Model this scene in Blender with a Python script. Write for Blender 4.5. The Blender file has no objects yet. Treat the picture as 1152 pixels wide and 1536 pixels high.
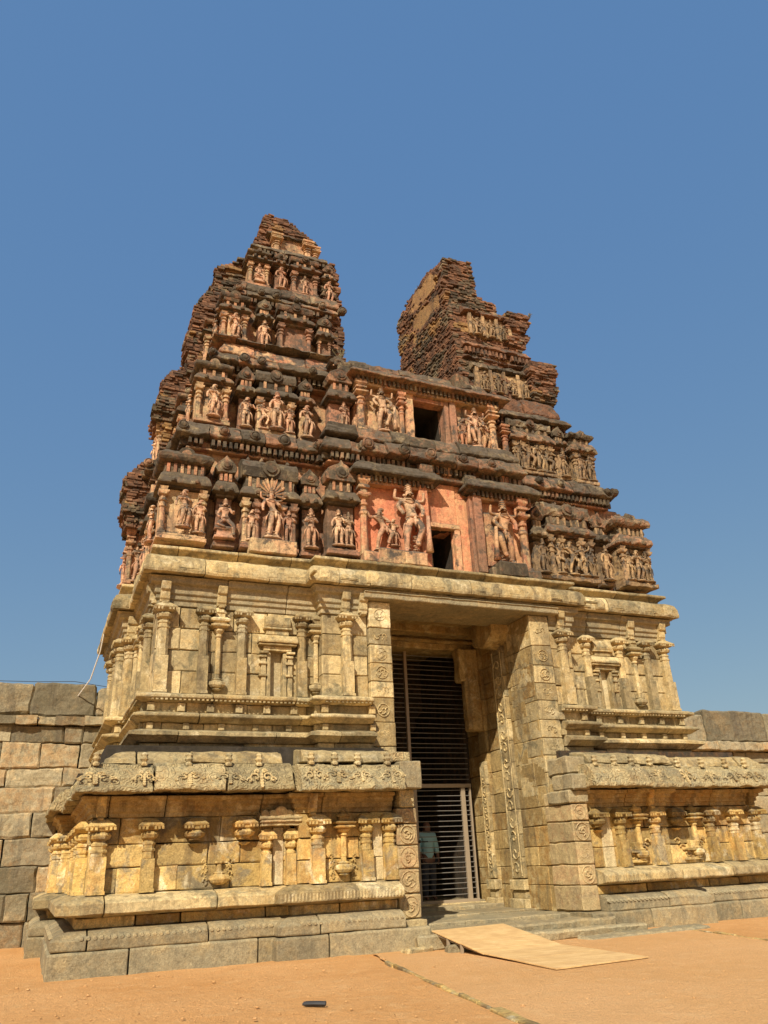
import bpy, bmesh, math, random
from mathutils import Vector, Matrix, noise
rnd = random.Random(7)
R = math.radians
S = bpy.context.scene
# ---------------------------------------------------------------- camera
cam = bpy.data.cameras.new("camera"); camo = bpy.data.objects.new("camera", cam)
S.collection.objects.link(camo); S.camera = camo
cam.sensor_fit = 'VERTICAL'; cam.sensor_height = 24.0; cam.sensor_width = 18.0
cam.lens = 24.0 * 1172.9 / 1536; cam.clip_end = 5000
yaw, pitch, roll = R(23.488), R(24.133), R(-2.606)
fw = Vector((math.sin(yaw)*math.cos(pitch), math.cos(yaw)*math.cos(pitch), math.sin(pitch)))
r0 = Vector((math.cos(yaw), -math.sin(yaw), 0)); u0 = r0.cross(fw)
rr = math.cos(roll)*r0 + math.sin(roll)*u0; uu = -math.sin(roll)*r0 + math.cos(roll)*u0
camo.matrix_world = Matrix(((rr.x, uu.x, -fw.x, 0), (rr.y, uu.y, -fw.y, 0), (rr.z, uu.z, -fw.z, 1.4), (0, 0, 0, 1)))
S.render.resolution_x = 768; S.render.resolution_y = 1024
# ---------------------------------------------------------------- sky and sun
SUNV = Vector((-.75, -1.0, 1.05)).normalized()
el = math.asin(SUNV.z); az = math.atan2(SUNV.x, SUNV.y)
w = bpy.data.worlds.new("World"); S.world = w; w.use_nodes = True
nt = w.node_tree; bg = nt.nodes['Background']
sk = nt.nodes.new('ShaderNodeTexSky'); sk.sky_type = 'NISHITA'; sk.sun_disc = False
sk.sun_elevation = el; sk.sun_rotation = az; sk.air_density = 1.0; sk.dust_density = 1.8; sk.ozone_density = 2.0
sk.altitude = 0
tint = nt.nodes.new('ShaderNodeMix'); tint.data_type = 'RGBA'; tint.blend_type = 'MULTIPLY'; tint.inputs[0].default_value = 1
tint.inputs[7].default_value = (.50, .38, .12, 1); nt.links.new(sk.outputs[0], tint.inputs[6])
veil = nt.nodes.new('ShaderNodeMix'); veil.data_type = 'RGBA'; veil.blend_type = 'ADD'; veil.inputs[0].default_value = 1
veil.inputs[7].default_value = (.42, 1.22, 3.0, 1); nt.links.new(tint.outputs[2], veil.inputs[6]); nt.links.new(veil.outputs[2], bg.inputs[0]); bg.inputs[1].default_value = 0.106
sl = bpy.data.lights.new("sun", 'SUN'); sl.energy = 5.0; sl.angle = R(0.6); sl.color = (1, .90, .74)
so = bpy.data.objects.new("sun", sl); S.collection.objects.link(so)
so.rotation_euler = SUNV.to_track_quat('Z', 'Y').to_euler()
S.view_settings.view_transform = 'Standard'; S.view_settings.look = 'None'
S.view_settings.exposure = 0.38; S.view_settings.gamma = 1.0
S.render.engine = 'CYCLES'
# ---------------------------------------------------------------- materials
def principled(name):
    m = bpy.data.materials.new(name); m.use_nodes = True
    return m, m.node_tree, m.node_tree.nodes['Principled BSDF']
class G:
    def __init__(s, nt): s.n = nt.nodes; s.l = nt.links
    def node(s, t, **k):
        x = s.n.new(t)
        for a, b in k.items(): setattr(x, a, b)
        return x
    def put(s, sock, v):
        if hasattr(v, 'links'): s.l.new(v, sock)
        else: sock.default_value = v
    def noise(s, vec, scale, detail=4, rough=.55, dist=0.0):
        x = s.node('ShaderNodeTexNoise'); s.put(x.inputs['Vector'], vec); x.inputs['Scale'].default_value = scale
        x.inputs['Detail'].default_value = detail; x.inputs['Roughness'].default_value = rough; x.inputs['Distortion'].default_value = dist
        return x.outputs['Fac']
    def map(s, vec, scale):
        x = s.node('ShaderNodeMapping'); s.put(x.inputs['Vector'], vec); x.inputs['Scale'].default_value = scale
        return x.outputs[0]
    def rng(s, v, a, b, c=0., d=1.):
        x = s.node('ShaderNodeMapRange'); s.put(x.inputs[0], v)
        for i, q in enumerate((a, b, c, d)): s.put(x.inputs[1+i], q)
        return x.outputs[0]
    def math(s, op, a, b=0.):
        x = s.node('ShaderNodeMath', operation=op); s.put(x.inputs[0], a); s.put(x.inputs[1], b); return x.outputs[0]
    def mix(s, f, a, b, mode='MIX'):
        x = s.node('ShaderNodeMix', data_type='RGBA', blend_type=mode); s.put(x.inputs[0], f)
        s.put(x.inputs[6], a if hasattr(a, 'links') else (*a, 1)); s.put(x.inputs[7], b if hasattr(b, 'links') else (*b, 1)); return x.outputs[2]
    def bump(s, h, strength, dist, nrm=None):
        x = s.node('ShaderNodeBump'); s.put(x.inputs['Height'], h); x.inputs['Strength'].default_value = strength
        x.inputs['Distance'].default_value = dist
        if nrm: s.l.new(nrm, x.inputs['Normal'])
        return x.outputs[0]
def stone(name, c1, c2, c3, rust=(.42, .2, .07), rustamt=.5, stain=.45, dark=(.06, .05, .04), lichen=0., lichcol=(.035, .03, .024), sc=1., pale=0., rustb=.22, bk=.55, carve=0., rough=.9, tonew=.5, streak=.5, speck=.35):
    m, nt, b = principled(name); g = G(nt)
    geo = g.node('ShaderNodeNewGeometry'); P = geo.outputs['Position']
    at = g.node('ShaderNodeAttribute', attribute_name='tone').outputs['Fac']
    oi = g.node('ShaderNodeObjectInfo').outputs['Random']
    tone = g.math('FRACT', g.math('ADD', at, g.math('MULTIPLY', oi, .37)))
    n1 = g.noise(P, .8*sc, 6, .6); n2 = g.noise(P, 2.3*sc, 6, .65, .6); n3 = g.noise(P, 5.5*sc, 5, .7, .3)
    col = g.mix(g.rng(n1, .38, .62), c1, c2)
    col = g.mix(g.rng(n2, .52, .62), col, c3)
    if pale: col = g.mix(g.math('MULTIPLY', g.rng(g.noise(P, 1.5*sc, 7, .7, 1.2), .56, .63), pale), col, (.70, .60, .38))
    t2 = g.math('FRACT', g.math('MULTIPLY', tone, 6.3))
    rf = g.math('MULTIPLY', g.rng(g.math('ADD', n3, g.math('MULTIPLY', t2, rustb)), .60, .78), rustamt)
    col = g.mix(rf, col, rust)
    val = g.math('MULTIPLY', g.rng(tone, 0, 1, 1-tonew*.5, 1+tonew*.5), g.rng(g.noise(P, 13, 6, .75, .4), .3, .7, .60, 1.10))
    sp = g.rng(g.noise(P, 46, 3, .8), .25, .75, 1-speck, 1+speck)
    vv = g.math('MULTIPLY', val, sp)
    cv = g.node('ShaderNodeCombineColor'); [g.put(cv.inputs[i], vv) for i in range(3)]
    col = g.mix(1., col, cv.outputs[0], 'MULTIPLY')
    st = g.noise(g.map(P, (2.2, 2.2, .3)), 1.6, 5, .65)
    col = g.mix(g.math('MULTIPLY', g.rng(st, .52, .62), streak), col, dark)
    col = g.mix(g.math('MULTIPLY', g.rng(g.noise(P, 3.1, 8, .75, .8), .54, .64), stain), col, dark)
    if lichen:
        sep = g.node('ShaderNodeSeparateXYZ'); g.put(sep.inputs[0], geo.outputs['True Normal'])
        q = g.math('ADD', g.noise(P, 2.6, 8, .72), g.math('MULTIPLY', sep.outputs[2], .22))
        col = g.mix(g.math('MULTIPLY', g.rng(q, .64-.22*lichen, .72-.22*lichen), .93), col, g.mix(n3, lichcol, tuple(min(1, x*3.2) for x in lichcol)))
    g.put(b.inputs['Base Color'], col); b.inputs['Roughness'].default_value = rough
    b.inputs['Specular IOR Level'].default_value = .25
    h = g.math('ADD', g.noise(P, 30, 6, .75), g.math('MULTIPLY', g.noise(P, 7, 5, .7), 1.5))
    nb = g.bump(h, bk, .03)
    if carve:
        wv = g.node('ShaderNodeTexVoronoi', feature='SMOOTH_F1'); g.put(wv.inputs['Vector'], P); wv.inputs['Scale'].default_value = 6.5
        d = g.math('SINE', g.math('MULTIPLY', g.math('ADD', wv.outputs['Distance'], g.math('MULTIPLY', n3, .5)), 34.))
        nb = g.bump(d, carve, .022, nb)
    g.put(b.inputs['Normal'], nb)
    return m
M = {}
M['granite'] = stone('granite', (.53, .41, .205), (.42, .335, .18), (.26, .22, .125), rust=(.45, .29, .10), rustamt=.45, stain=.55, streak=.5, tonew=.75, dark=(.10, .075, .045), pale=.55)
M['granite_warm'] = stone('granite_warm', (.58, .42, .17), (.50, .345, .115), (.30, .245, .145), rust=(.44, .235, .065), rustamt=.6, stain=.5, streak=.5, tonew=.85, dark=(.10, .07, .04), pale=.9)
M['granite_grey'] = stone('granite_grey', (.37, .30, .175), (.29, .25, .155), (.42, .33, .18), rust=(.36, .24, .1), rustamt=.3, stain=.25, streak=.2)
M['granite_brown'] = stone('granite_brown', (.46, .33, .14), (.36, .25, .10), (.54, .42, .21), rust=(.33, .185, .055), rustamt=.8, stain=.35, streak=.4)
M['granite_carved'] = stone('granite_carved', (.50, .40, .21), (.42, .34, .18), (.34, .29, .17), rust=(.45, .26, .1), rustamt=.35, stain=.35, streak=.3, carve=.6)
M['granite_pale'] = stone('granite_pale', (.66, .56, .34), (.55, .44, .24), (.62, .53, .36), rustamt=.35, stain=.1, streak=.2)  # pale stone; also carries the sunlit look of the niche backs
M['medallion'] = stone('medallion', (.50, .39, .20), (.42, .31, .16), (.38, .29, .16), rust=(.38, .19, .09), rustamt=.4, stain=.15, streak=.1)
M['wallstone'] = stone('wallstone', (.36, .30, .19), (.28, .24, .15), (.40, .31, .175), rust=(.34, .20, .085), rustamt=.55, stain=.4, streak=.4, tonew=.9, rustb=.24)
M['pink'] = stone('pink_plaster', (.50, .215, .115), (.48, .29, .15), (.38, .17, .10), rust=(.50, .37, .20), rustamt=.8, stain=.75, lichen=.5, streak=.6, dark=(.09, .06, .045), tonew=.3)
M['cream'] = stone('cream_plaster', (.62, .42, .22), (.58, .31, .17), (.50, .37, .2), rust=(.52, .22, .13), rustamt=.6, stain=.75, lichen=.5, streak=.6, tonew=.4)
M['statue'] = stone('statue_plaster', (.66, .44, .26), (.58, .31, .19), (.34, .24, .15), rust=(.60, .27, .15), rustamt=.5, stain=.85, lichen=.4, streak=.5, tonew=.5, sc=1.6, bk=.22)
M['statue_old'] = stone('statue_old', (.30, .20, .11), (.40, .27, .135), (.10, .075, .05), rust=(.25, .13, .07), rustamt=.4, stain=.7, lichen=.45, streak=.5, tonew=.6, sc=1.6, bk=.35)
M['lichen'] = stone('lichen_mortar', (.125, .095, .058), (.07, .056, .038), (.24, .185, .11), rust=(.34, .16, .085), rustamt=.6, stain=.6, dark=(.03, .024, .018), lichen=.3, lichcol=(.045, .036, .026), streak=.45, tonew=.8)
M['brick'] = stone('old_brick', (.20, .098, .052), (.15, .08, .048), (.10, .065, .042), rust=(.30, .14, .07), rustamt=.6, stain=.55, dark=(.03, .022, .017), lichen=.25, streak=.35, tonew=1.0)
M['ochre'] = stone('ochre_plaster', (.30, .18, .07), (.25, .14, .06), (.20, .11, .05), rustamt=.3, stain=.3, streak=.3)
M['tan'] = stone('tan_plaster', (.24, .15, .09), (.36, .18, .11), (.13, .09, .06), rust=(.46, .22, .13), rustamt=.6, stain=.75, lichen=.5, streak=.6, tonew=.5)
M['salmon'] = stone('salmon_plaster', (.66, .235, .125), (.60, .29, .15), (.50, .18, .10), rust=(.52, .36, .18), rustamt=.5, stain=.35, lichen=.1, streak=.45, dark=(.14, .09, .06), tonew=.25)
M['dim'] = stone('shaded_granite', (.05, .04, .026), (.04, .033, .024), (.035, .028, .02), rustamt=.2, stain=.3)  # granite with the shade of passage and window recesses put into its colour
def plain(name, col, rough=.6, metal=0., nz=.2, nsc=20., bump=.2, bd=.003):
    m, nt, b = principled(name); g = G(nt)
    tc = g.node('ShaderNodeTexCoord').outputs['Object']
    n = g.noise(tc, nsc, 5, .6)
    g.put(b.inputs['Base Color'], g.mix(n, tuple(c*(1-nz) for c in col), tuple(min(1, c*(1+nz)) for c in col)))
    b.inputs['Roughness'].default_value = rough; b.inputs['Metallic'].default_value = metal
    g.put(b.inputs['Normal'], g.bump(n, bump, bd)); return m
M['gate'] = plain('painted_steel', (.30, .235, .16), .45, .0, .15, 9)
M['rod'] = plain('steel_rod', (.20, .185, .165), .45, .2, .2, 30)
M['rubber'] = plain('black_rubber', (.02, .02, .022), .6)
M['cord'] = plain('white_cord', (.8, .8, .78), .6)
M['skin'] = plain('skin', (.16, .08, .05), .6)
M['hair'] = plain('hair', (.012, .01, .01), .7)
M['shirt'] = plain('shirt_cloth', (.30, .52, .56), .85, 0, .15, 40)
M['trousers'] = plain('trouser_cloth', (.03, .035, .05), .85)
M['twig'] = plain('dry_twig', (.16, .13, .06), .8)
def plywood():
    m, nt, b = principled('plywood'); g = G(nt)
    tc = g.node('ShaderNodeTexCoord').outputs['Object']
    n = g.noise(g.map(tc, (.8, 9., 9.)), 2.2, 6, .6, .5); n2 = g.noise(tc, 3.0, 5, .6); n3 = g.noise(g.map(tc, (1.5, 60, 10)), 3, 3, .5)
    c = g.mix(g.rng(n, .4, .6), (.58, .38, .15), (.74, .53, .25)); c = g.mix(g.rng(n2, .45, .65, 0, .75), c, (.48, .30, .125))
    c = g.mix(g.rng(n3, .45, .6, 0, .6), c, (.42, .26, .11))
    c = g.mix(g.math('MULTIPLY', g.noise(tc, 60, 2), .3), c, (.60, .34, .14))
    g.put(b.inputs['Base Color'], c); b.inputs['Roughness'].default_value = .8
    g.put(b.inputs['Normal'], g.bump(n, .3, .004)); return m
M['ply'] = plywood()
def sand(name, a, bcol, c3, gravel=1.):
    m, nt, b = principled(name); g = G(nt)
    P = g.node('ShaderNodeNewGeometry').outputs['Position']
    n1 = g.noise(P, .45, 6, .6); n2 = g.noise(P, 3.2, 6, .7); n3 = g.noise(P, 42, 4, .75)
    vo = g.node('ShaderNodeTexVoronoi'); g.put(vo.inputs['Vector'], P); vo.inputs['Scale'].default_value = 33
    c = g.mix(g.rng(n1, .35, .65), a, bcol); c = g.mix(g.rng(n2, .5, .72, 0, .7), c, c3)
    c = g.mix(g.rng(n3, .42, .66, 0, .55), c, tuple(x*.55 for x in a)); c = g.mix(g.rng(g.noise(P, 12, 5, .75), .5, .68, 0, .35), c, tuple(x*.68 for x in a)); c = g.mix(g.rng(g.noise(P, 1.3, 4, .6), .5, .7, 0, .3), c, tuple(x*.75 for x in a))
    peb = g.rng(vo.outputs['Distance'], .12, .26, 1, 0); sel = g.math('GREATER_THAN', vo.outputs['Color'], .62)
    c = g.mix(g.math('MULTIPLY', g.math('MULTIPLY', peb, sel), .55*gravel), c, (.62, .44, .28))
    g.put(b.inputs['Base Color'], c); b.inputs['Roughness'].default_value = .95; b.inputs['Specular IOR Level'].default_value = .15
    h = g.math('ADD', g.math('MULTIPLY', n3, 1.2), g.math('ADD', n2, g.math('MULTIPLY', g.math('MULTIPLY', peb, sel), .8)))
    h = g.math('ADD', h, g.math('MULTIPLY', g.noise(P, 9, 6, .7), 2.0)); g.put(b.inputs['Normal'], g.bump(h, .8, .045)); return m
M['sand'] = sand('red_sand', (.80, .44, .18), (.70, .35, .12), (.84, .53, .25))
M['path'] = sand('packed_sand', (.82, .475, .21), (.75, .41, .16), (.86, .56, .275), .6)
# ---------------------------------------------------------------- mesh builder
class MB:
    def __init__(s): s.v = []; s.f = []; s.t = []; s.m = []; s.x = Matrix.Identity(4); s.mi = 0
    def add(s, vs, fs, tone=None):
        if tone is None: tone = rnd.random()
        o = len(s.v); s.v += [s.x @ Vector(p) for p in vs]
        for f in fs: s.f.append([o+i for i in f]); s.t.append(tone); s.m.append(s.mi)
    def box(s, x0, x1, y0, y1, z0, z1, tone=None, j=0.):
        p = [[x, y, z] for z in (z0, z1) for y in (y0, y1) for x in (x0, x1)]
        if j: p = [[c+rnd.uniform(-j, j) for c in q] for q in p]
        s.add(p, [(0, 2, 3, 1), (4, 5, 7, 6), (0, 1, 5, 4), (1, 3, 7, 5), (3, 2, 6, 7), (2, 0, 4, 6)], tone)
    def block(s, x0, x1, z0, z1, yf, yb, tone=None, ch=.012, j=.004):   # ashlar with a chamfered, slightly uneven face towards -y
        a = ch; d = rnd.uniform(-j, j)*2; J = lambda: rnd.uniform(-j, j)
        p = [(x0, yb, z0), (x1, yb, z0), (x1, yb, z1), (x0, yb, z1),
             (x0+J(), yf+a+d, z0+J()), (x1+J(), yf+a+d, z0+J()), (x1+J(), yf+a+d, z1+J()), (x0+J(), yf+a+d, z1+J()),
             (x0+a+J(), yf+d+J(), z0+a+J()), (x1-a+J(), yf+d+J(), z0+a+J()), (x1-a+J(), yf+d+J(), z1-a+J()), (x0+a+J(), yf+d+J(), z1-a+J())]
        f = [(8, 9, 10, 11), (4, 5, 9, 8), (5, 6, 10, 9), (6, 7, 11, 10), (7, 4, 8, 11), (0, 1, 5, 4), (1, 2, 6, 5), (2, 3, 7, 6), (3, 0, 4, 7)]
        s.add(p, f, tone)
    def rings(s, rings, tone=None, cap=True):
        n = len(rings[0]); vs = [p for r in rings for p in r]; fs = []
        for i in range(len(rings)-1):
            for k in range(n):
                a = i*n+k; b = i*n+(k+1) % n; fs.append((a, b, b+n, a+n))
        if cap: fs.append(tuple(range(n))[::-1]); fs.append(tuple((len(rings)-1)*n+k for k in range(n)))
        s.add(vs, fs, tone)
    def stack(s, secs, cx=0., cy=0., tone=None):   # secs: (z, half width, half depth, sides) square or octagonal tiers
        rs = []
        for (z, hw, hd, k) in secs:
            c = {4: 0., 8: .55, 16: .3}[k]
            a = hw*(1-c) if c else hw*.999; b = hd*(1-c) if c else hd*.999
            rs.append([(cx+x, cy+y, z) for x, y in ((-a, -hd), (a, -hd), (hw, -b), (hw, b), (a, hd), (-a, hd), (-hw, b), (-hw, -b))])
        s.rings(rs, tone)
    def lathe(s, prof, cx=0, cy=0, n=14, tone=None):
        s.rings([[(cx+r*math.cos(2*math.pi*k/n), cy+r*math.sin(2*math.pi*k/n), z) for k in range(n)] for r, z in prof], tone)
    def tube(s, pts, r, n=6, tone=None):
        pts = [Vector(p) for p in pts]; rs = []
        for i, p in enumerate(pts):
            d = (pts[min(i+1, len(pts)-1)]-pts[max(i-1, 0)]).normalized()
            a = d.cross(Vector((0, 0, 1)))
            if a.length < .01: a = d.cross(Vector((1, 0, 0)))
            a.normalize(); b = d.cross(a); q = r[i] if isinstance(r, (list, tuple)) else r
            rs.append([p+a*q*math.cos(2*math.pi*k/n)+b*q*math.sin(2*math.pi*k/n) for k in range(n)])
        s.rings(rs, tone)
    def extr(s, poly, x0, x1, tone=None):          # poly in (y,z), extruded along x
        n = len(poly)
        s.add([(x0, y, z) for y, z in poly]+[(x1, y, z) for y, z in poly],
              [(i, i+n, (i+1) % n+n, (i+1) % n) for i in range(n)]+[tuple(range(n)), tuple(range(2*n-1, n-1, -1))], tone)
    def build(s, name, mats, parent=None, loc=None, rot=0., bevel=0., sub=0., erode=0., efreq=3., smooth=False, group=None, label=None, link=True):
        me = bpy.data.meshes.new(name); me.from_pydata([tuple(p) for p in s.v], [], s.f)
        for k in (mats if isinstance(mats, (list, tuple)) else [mats]): me.materials.append(M[k])
        me.polygons.foreach_set('material_index', s.m)
        at = me.attributes.new('tone', 'FLOAT', 'FACE'); at.data.foreach_set('value', s.t)
        bm = bmesh.new(); bm.from_mesh(me)
        bmesh.ops.recalc_face_normals(bm, faces=bm.faces)
        if bevel:
            es = [e for e in bm.edges if len(e.link_faces) == 2 and e.calc_face_angle(0) > .5]
            bmesh.ops.bevel(bm, geom=es, offset=bevel, segments=1, affect='EDGES', clamp_overlap=True)
        if sub:
            for it in range(7):
                es = [e for e in bm.edges if e.calc_length() > sub]
                if not es: break
                bmesh.ops.subdivide_edges(bm, edges=es, cuts=1, use_grid_fill=True)
                if it > 2 and len(bm.verts) > 150000: break
            bmesh.ops.triangulate(bm, faces=[f for f in bm.faces if len(f.verts) > 4])
        if erode:
            off = rnd.uniform(0, 50)
            for v in bm.verts:
                p = v.co*efreq+Vector((off, off, off)); n = noise.noise_vector(p)+noise.noise_vector(p*3.1)*.45
                v.co += n*erode
        bm.to_mesh(me); bm.free()
        if smooth: me.polygons.foreach_set('use_smooth', [True]*len(me.polygons))
        if not link: return me
        return inst(me, name, parent, loc, rot, group, label)
def inst(me, name, parent=None, loc=None, rot=0., group=None, label=None, scale=None):
    o = bpy.data.objects.new(name, me); S.collection.objects.link(o)
    if parent: o.parent = parent
    if loc: o.location = loc
    if rot: o.rotation_euler = (0, 0, rot)
    if scale: o.scale = scale
    if group: o['group'] = group
    if label: o['label'] = label
    return o
def thing(name, loc, label, cat, group=None):
    o = bpy.data.objects.new(name, None); S.collection.objects.link(o); o.location = loc
    o['label'] = label; o['category'] = cat; o.empty_display_size = .3
    if group: o['group'] = group
    return o
def tag(o, label, cat, group=None):
    o['label'] = label; o['category'] = cat
    if group: o['group'] = group
    return o
def frame(x, y, side=0):      # matrix placing local (x right, -y outward) on the front (0) or the left side (1)
    return Matrix.Translation((x, y, 0)) @ Matrix.Rotation(-math.pi/2 if side == 1 else (math.pi/2 if side == 2 else 0), 4, 'Z')

def sweep(mb, path, prof, joints=None, gap=.012, jit=.006, step=None):
    """prof: (outward offset, z) loop; path: plan points walked with the outside on the right.  joints: mean block length."""
    P = [Vector((a, b)) for a, b in path]; nP = len(P); dirs = [(P[i+1]-P[i]).normalized() for i in range(nP-1)]
    nr = [Vector((d.y, -d.x)) for d in dirs]
    def mit(i):
        if i == 0: return nr[0]
        if i == nP-1: return nr[-1]
        n = (nr[i-1]+nr[i]); return n/(1+nr[i-1].dot(nr[i]))
    stations = []; acc = 0
    for i in range(nP-1):
        L = (P[i+1]-P[i]).length; stations.append((acc, P[i], mit(i), i)); acc += L
    stations.append((acc, P[-1], mit(nP-1), nP-2)); total = acc
    def at(sv):
        for i in range(nP-1):
            a = stations[i][0]; b = stations[i+1][0]
            if sv <= b+1e-6: return P[i]+dirs[i]*(sv-a), nr[i]
        return P[-1], nr[-1]
    cuts = [0.]
    if joints:
        c = 0
        while True:
            c += joints*rnd.uniform(.6, 1.4)
            if c > total-joints*.4: break
            if any(abs(c-stt[0]) < .12 for stt in stations): c += .2
            cuts.append(c)
    cuts.append(total)
    for a, b in zip(cuts[:-1], cuts[1:]):
        g0 = gap/2 if a > 0 else 0; g1 = gap/2 if b < total else 0
        pts = []
        p, n = at(a+g0); 
        if a == 0: n = stations[0][2]
        pts.append((p, n))
        for stt in stations[1:-1]:
            if a+g0 < stt[0] < b-g1: pts.append((stt[1], stt[2]))
        pts.append(at(b-g1))
        dn = rnd.uniform(-jit, jit); dz = rnd.uniform(-jit, jit)*.6
        rs = [[(p.x+n.x*(o+dn), p.y+n.y*(o+dn), z+dz) for o, z in prof] for p, n in pts]
        mb.rings(rs)
def blockwall(mb, x0, x1, zs, yf, depth=.25, mean=.9, gap=.012, holes=(), ch=.016, j=.009):
    for z0, z1 in zip(zs[:-1], zs[1:]):
        spans = [(x0, x1)]
        for hx0, hx1, hz0, hz1 in holes:
            if z0 < hz1-.02 and z1 > hz0+.02:
                spans = [s for a, b in spans for s in ((a, min(b, hx0)), (max(a, hx1), b)) if s[1]-s[0] > .03]
        for a, b in spans:
            x = a
            while x < b-.01:
                L = mean*rnd.uniform(.55, 1.5); e = x+L
                if b-e < mean*.45: e = b
                mb.block(x+gap/2, e-gap/2, z0+gap/2, z1-gap/2, yf, yf+depth, None, ch, j); x = e
# ================================================================ GROUND
def sheet(name, pts, z, m, label=None, n=0, jag=0.):
    mb = MB(); q = []
    if jag:
        for (a, b), (c, d) in zip(pts, pts[1:]+pts[:1]):
            k = max(1, int(math.hypot(c-a, d-b)/.25))
            for i in range(k): t = i/k; q.append((a+(c-a)*t+rnd.uniform(-jag, jag), b+(d-b)*t+rnd.uniform(-jag, jag), z))
    else: q = [(a, b, z) for a, b in pts]
    mb.add(q, [tuple(range(len(q)))]); o = mb.build(name, m); o['kind'] = 'structure'; return o
def ground():
    mb = MB(); vs = []; fs = []; xs = [-900, -300, -80, -20]+[-8+.2*i for i in range(156)]+[30, 60, 200, 900]
    ys = [-900, -200, -30]+[-2+.2*i for i in range(130)]+[30, 60, 200, 900]
    for y in ys:
        for x in xs:
            near = -8 < x < 24 and -2 < y < 26
            h = .02*noise.noise(Vector((x*.6, y*.6, 3)))+.012*noise.noise(Vector((x*2.2, y*2.2, 7))) if near else 0
            if near: h += .035*max(0, 1-abs(y-13.9)/.9)*max(0, noise.noise(Vector((x*.9, 1, 1)))+.45)
            if x > 3.5 and x < 12 and y < 14.2: h = min(h, .0)-.012 if 5.2 < x < 10 else h
            vs.append((x, y, h-.015))
    nx = len(xs)
    for j in range(len(ys)-1):
        for i in range(nx-1): a = j*nx+i; fs.append((a, a+1, a+1+nx, a+nx))
    mb.add(vs, fs, .5); o = mb.build('ground', 'sand', smooth=True); o['kind'] = 'structure'
ground()
sheet('path', [(5.55, 14.1), (4.9, 10.58), (4.42, 7.3), (3.2, -2), (9.5, -2), (11.15, 10.95), (12.0, 14.5)], .0, 'path', jag=.04)
# ================================================================ STONE GATEWAY
XL, XR = .87, 15.65
root = thing('temple_gateway', (8.4, 15.6, 0), 'tall ruined stone and brick temple gateway tower with two broken peaks', 'gateway')
class RootPart:
    pass
off = (-8.4, -15.6, 0)
def part(mb, name, m, **k):
    k.setdefault('loc', off); return mb.build(name, m, k.pop('parent', root), **k)
def put(me, name, x, y, z, side=0, parent=None, scale=None, label=None):
    rot = (0, -math.pi/2, math.pi/2)[side]
    p = parent or root
    loc = (x+off[0], y+off[1], z) if p is root else (x, y, z)
    return inst(me, name, p, loc, rot if p is root else rot, None, label, scale)
BL = [(.58, 26), (.58, 19.3), (.87, 19.3), (.87, 14.87), (4.35, 14.87), (4.35, 14.6), (6.22, 14.6)]
BR = [(10.6, 14.6), (12.75, 14.6), (12.75, 14.87), (15.65, 14.87), (15.65, 19.3), (15.95, 19.3), (15.95, 26)]
# plinth courses
P1 = [(-.3, -.3), (.47, -.3), (.47, .32), (.44, .345), (-.3, .345)]
P2 = [(-.3, .35), (.43, .35), (.445, .37), (.445, .5), (.40, .53), (.38, .56), (.30, .60), (.16, .635), (-.3, .635)]
P3 = [(-.3, .64), (.10, .64), (.10, .79), (-.3, .79)]
P4 = [(-.3, .795), (.12, .795), (.40, .835), (.42, .85), (.42, .99), (.40, 1.015), (.22, 1.08), (.05, 1.11), (-.3, 1.11)]
def mat_gap(n): return n.startswith('plinth')
def addcourse(name, prof, m, js, paths, bev=.012, er=.012, gap=.014, jit=.009, sub=.16, ef=2.5, mats=None):
    if mat_gap(name): gap = .024
    for p in paths:
        mb = MB(); sweep(mb, p, prof, js, gap, jit); part(mb, name, m, bevel=bev, sub=sub, erode=er, efreq=ef)
EXT = [(6.05, 14.6), (6.66, 14.6)]
addcourse('plinth_slab', P1, 'granite_grey', 1.7, [BL[:-1]+[(6.68, 14.6)], [(10.15, 14.6)]+BR[1:]])
addcourse('plinth_slab', P2, 'granite_grey', 1.5, [BL, BR])
addcourse('plinth_recess', P3, 'granite_warm', 1.2, [BL, BR])
addcourse('plinth_moulding', P4, 'granite', 1.6, [BL, BR])
# beaded edges of the bay mouldings
for x0, x1 in ((4.02, 6.2), (10.62, 12.4)):
    mb = MB(); x = x0
    while x < x1: mb.box(x, x+.035, 14.165, 14.22, .86, .98, .5); x += .062
    part(mb, 'bead_row', 'granite', bevel=.008)
# little petals along plinth slab top edge
for pth in (BL, BR):
    mb = MB()
    for (a, b), (c, d) in zip(pth[:-1], pth[1:]):
        L = math.hypot(c-a, d-b); ux, uy = (c-a)/L, (d-b)/L; nx, ny = uy, -ux; s_ = 0
        if b > 19.4 or d > 19.4: continue
        while s_ < L:
            x, y = a+ux*s_+nx*.40, b+uy*s_+ny*.40; r = .04
            mb.rings([[(x+ux*r*math.cos(t)+nx*r*.6*math.sin(t)*0, y+uy*r*math.cos(t), .53+r*.75*math.sin(t)) for t in [k*math.pi/3 for k in range(6)]],
                      [(x+nx*.055+ux*r*.8*math.cos(t), y+ny*.055+uy*r*.8*math.cos(t), .515+r*.5*math.sin(t)) for t in [k*math.pi/3 for k in range(6)]]], .5)
            s_ += .1
    part(mb, 'petal_row', 'granite_grey')
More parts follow.
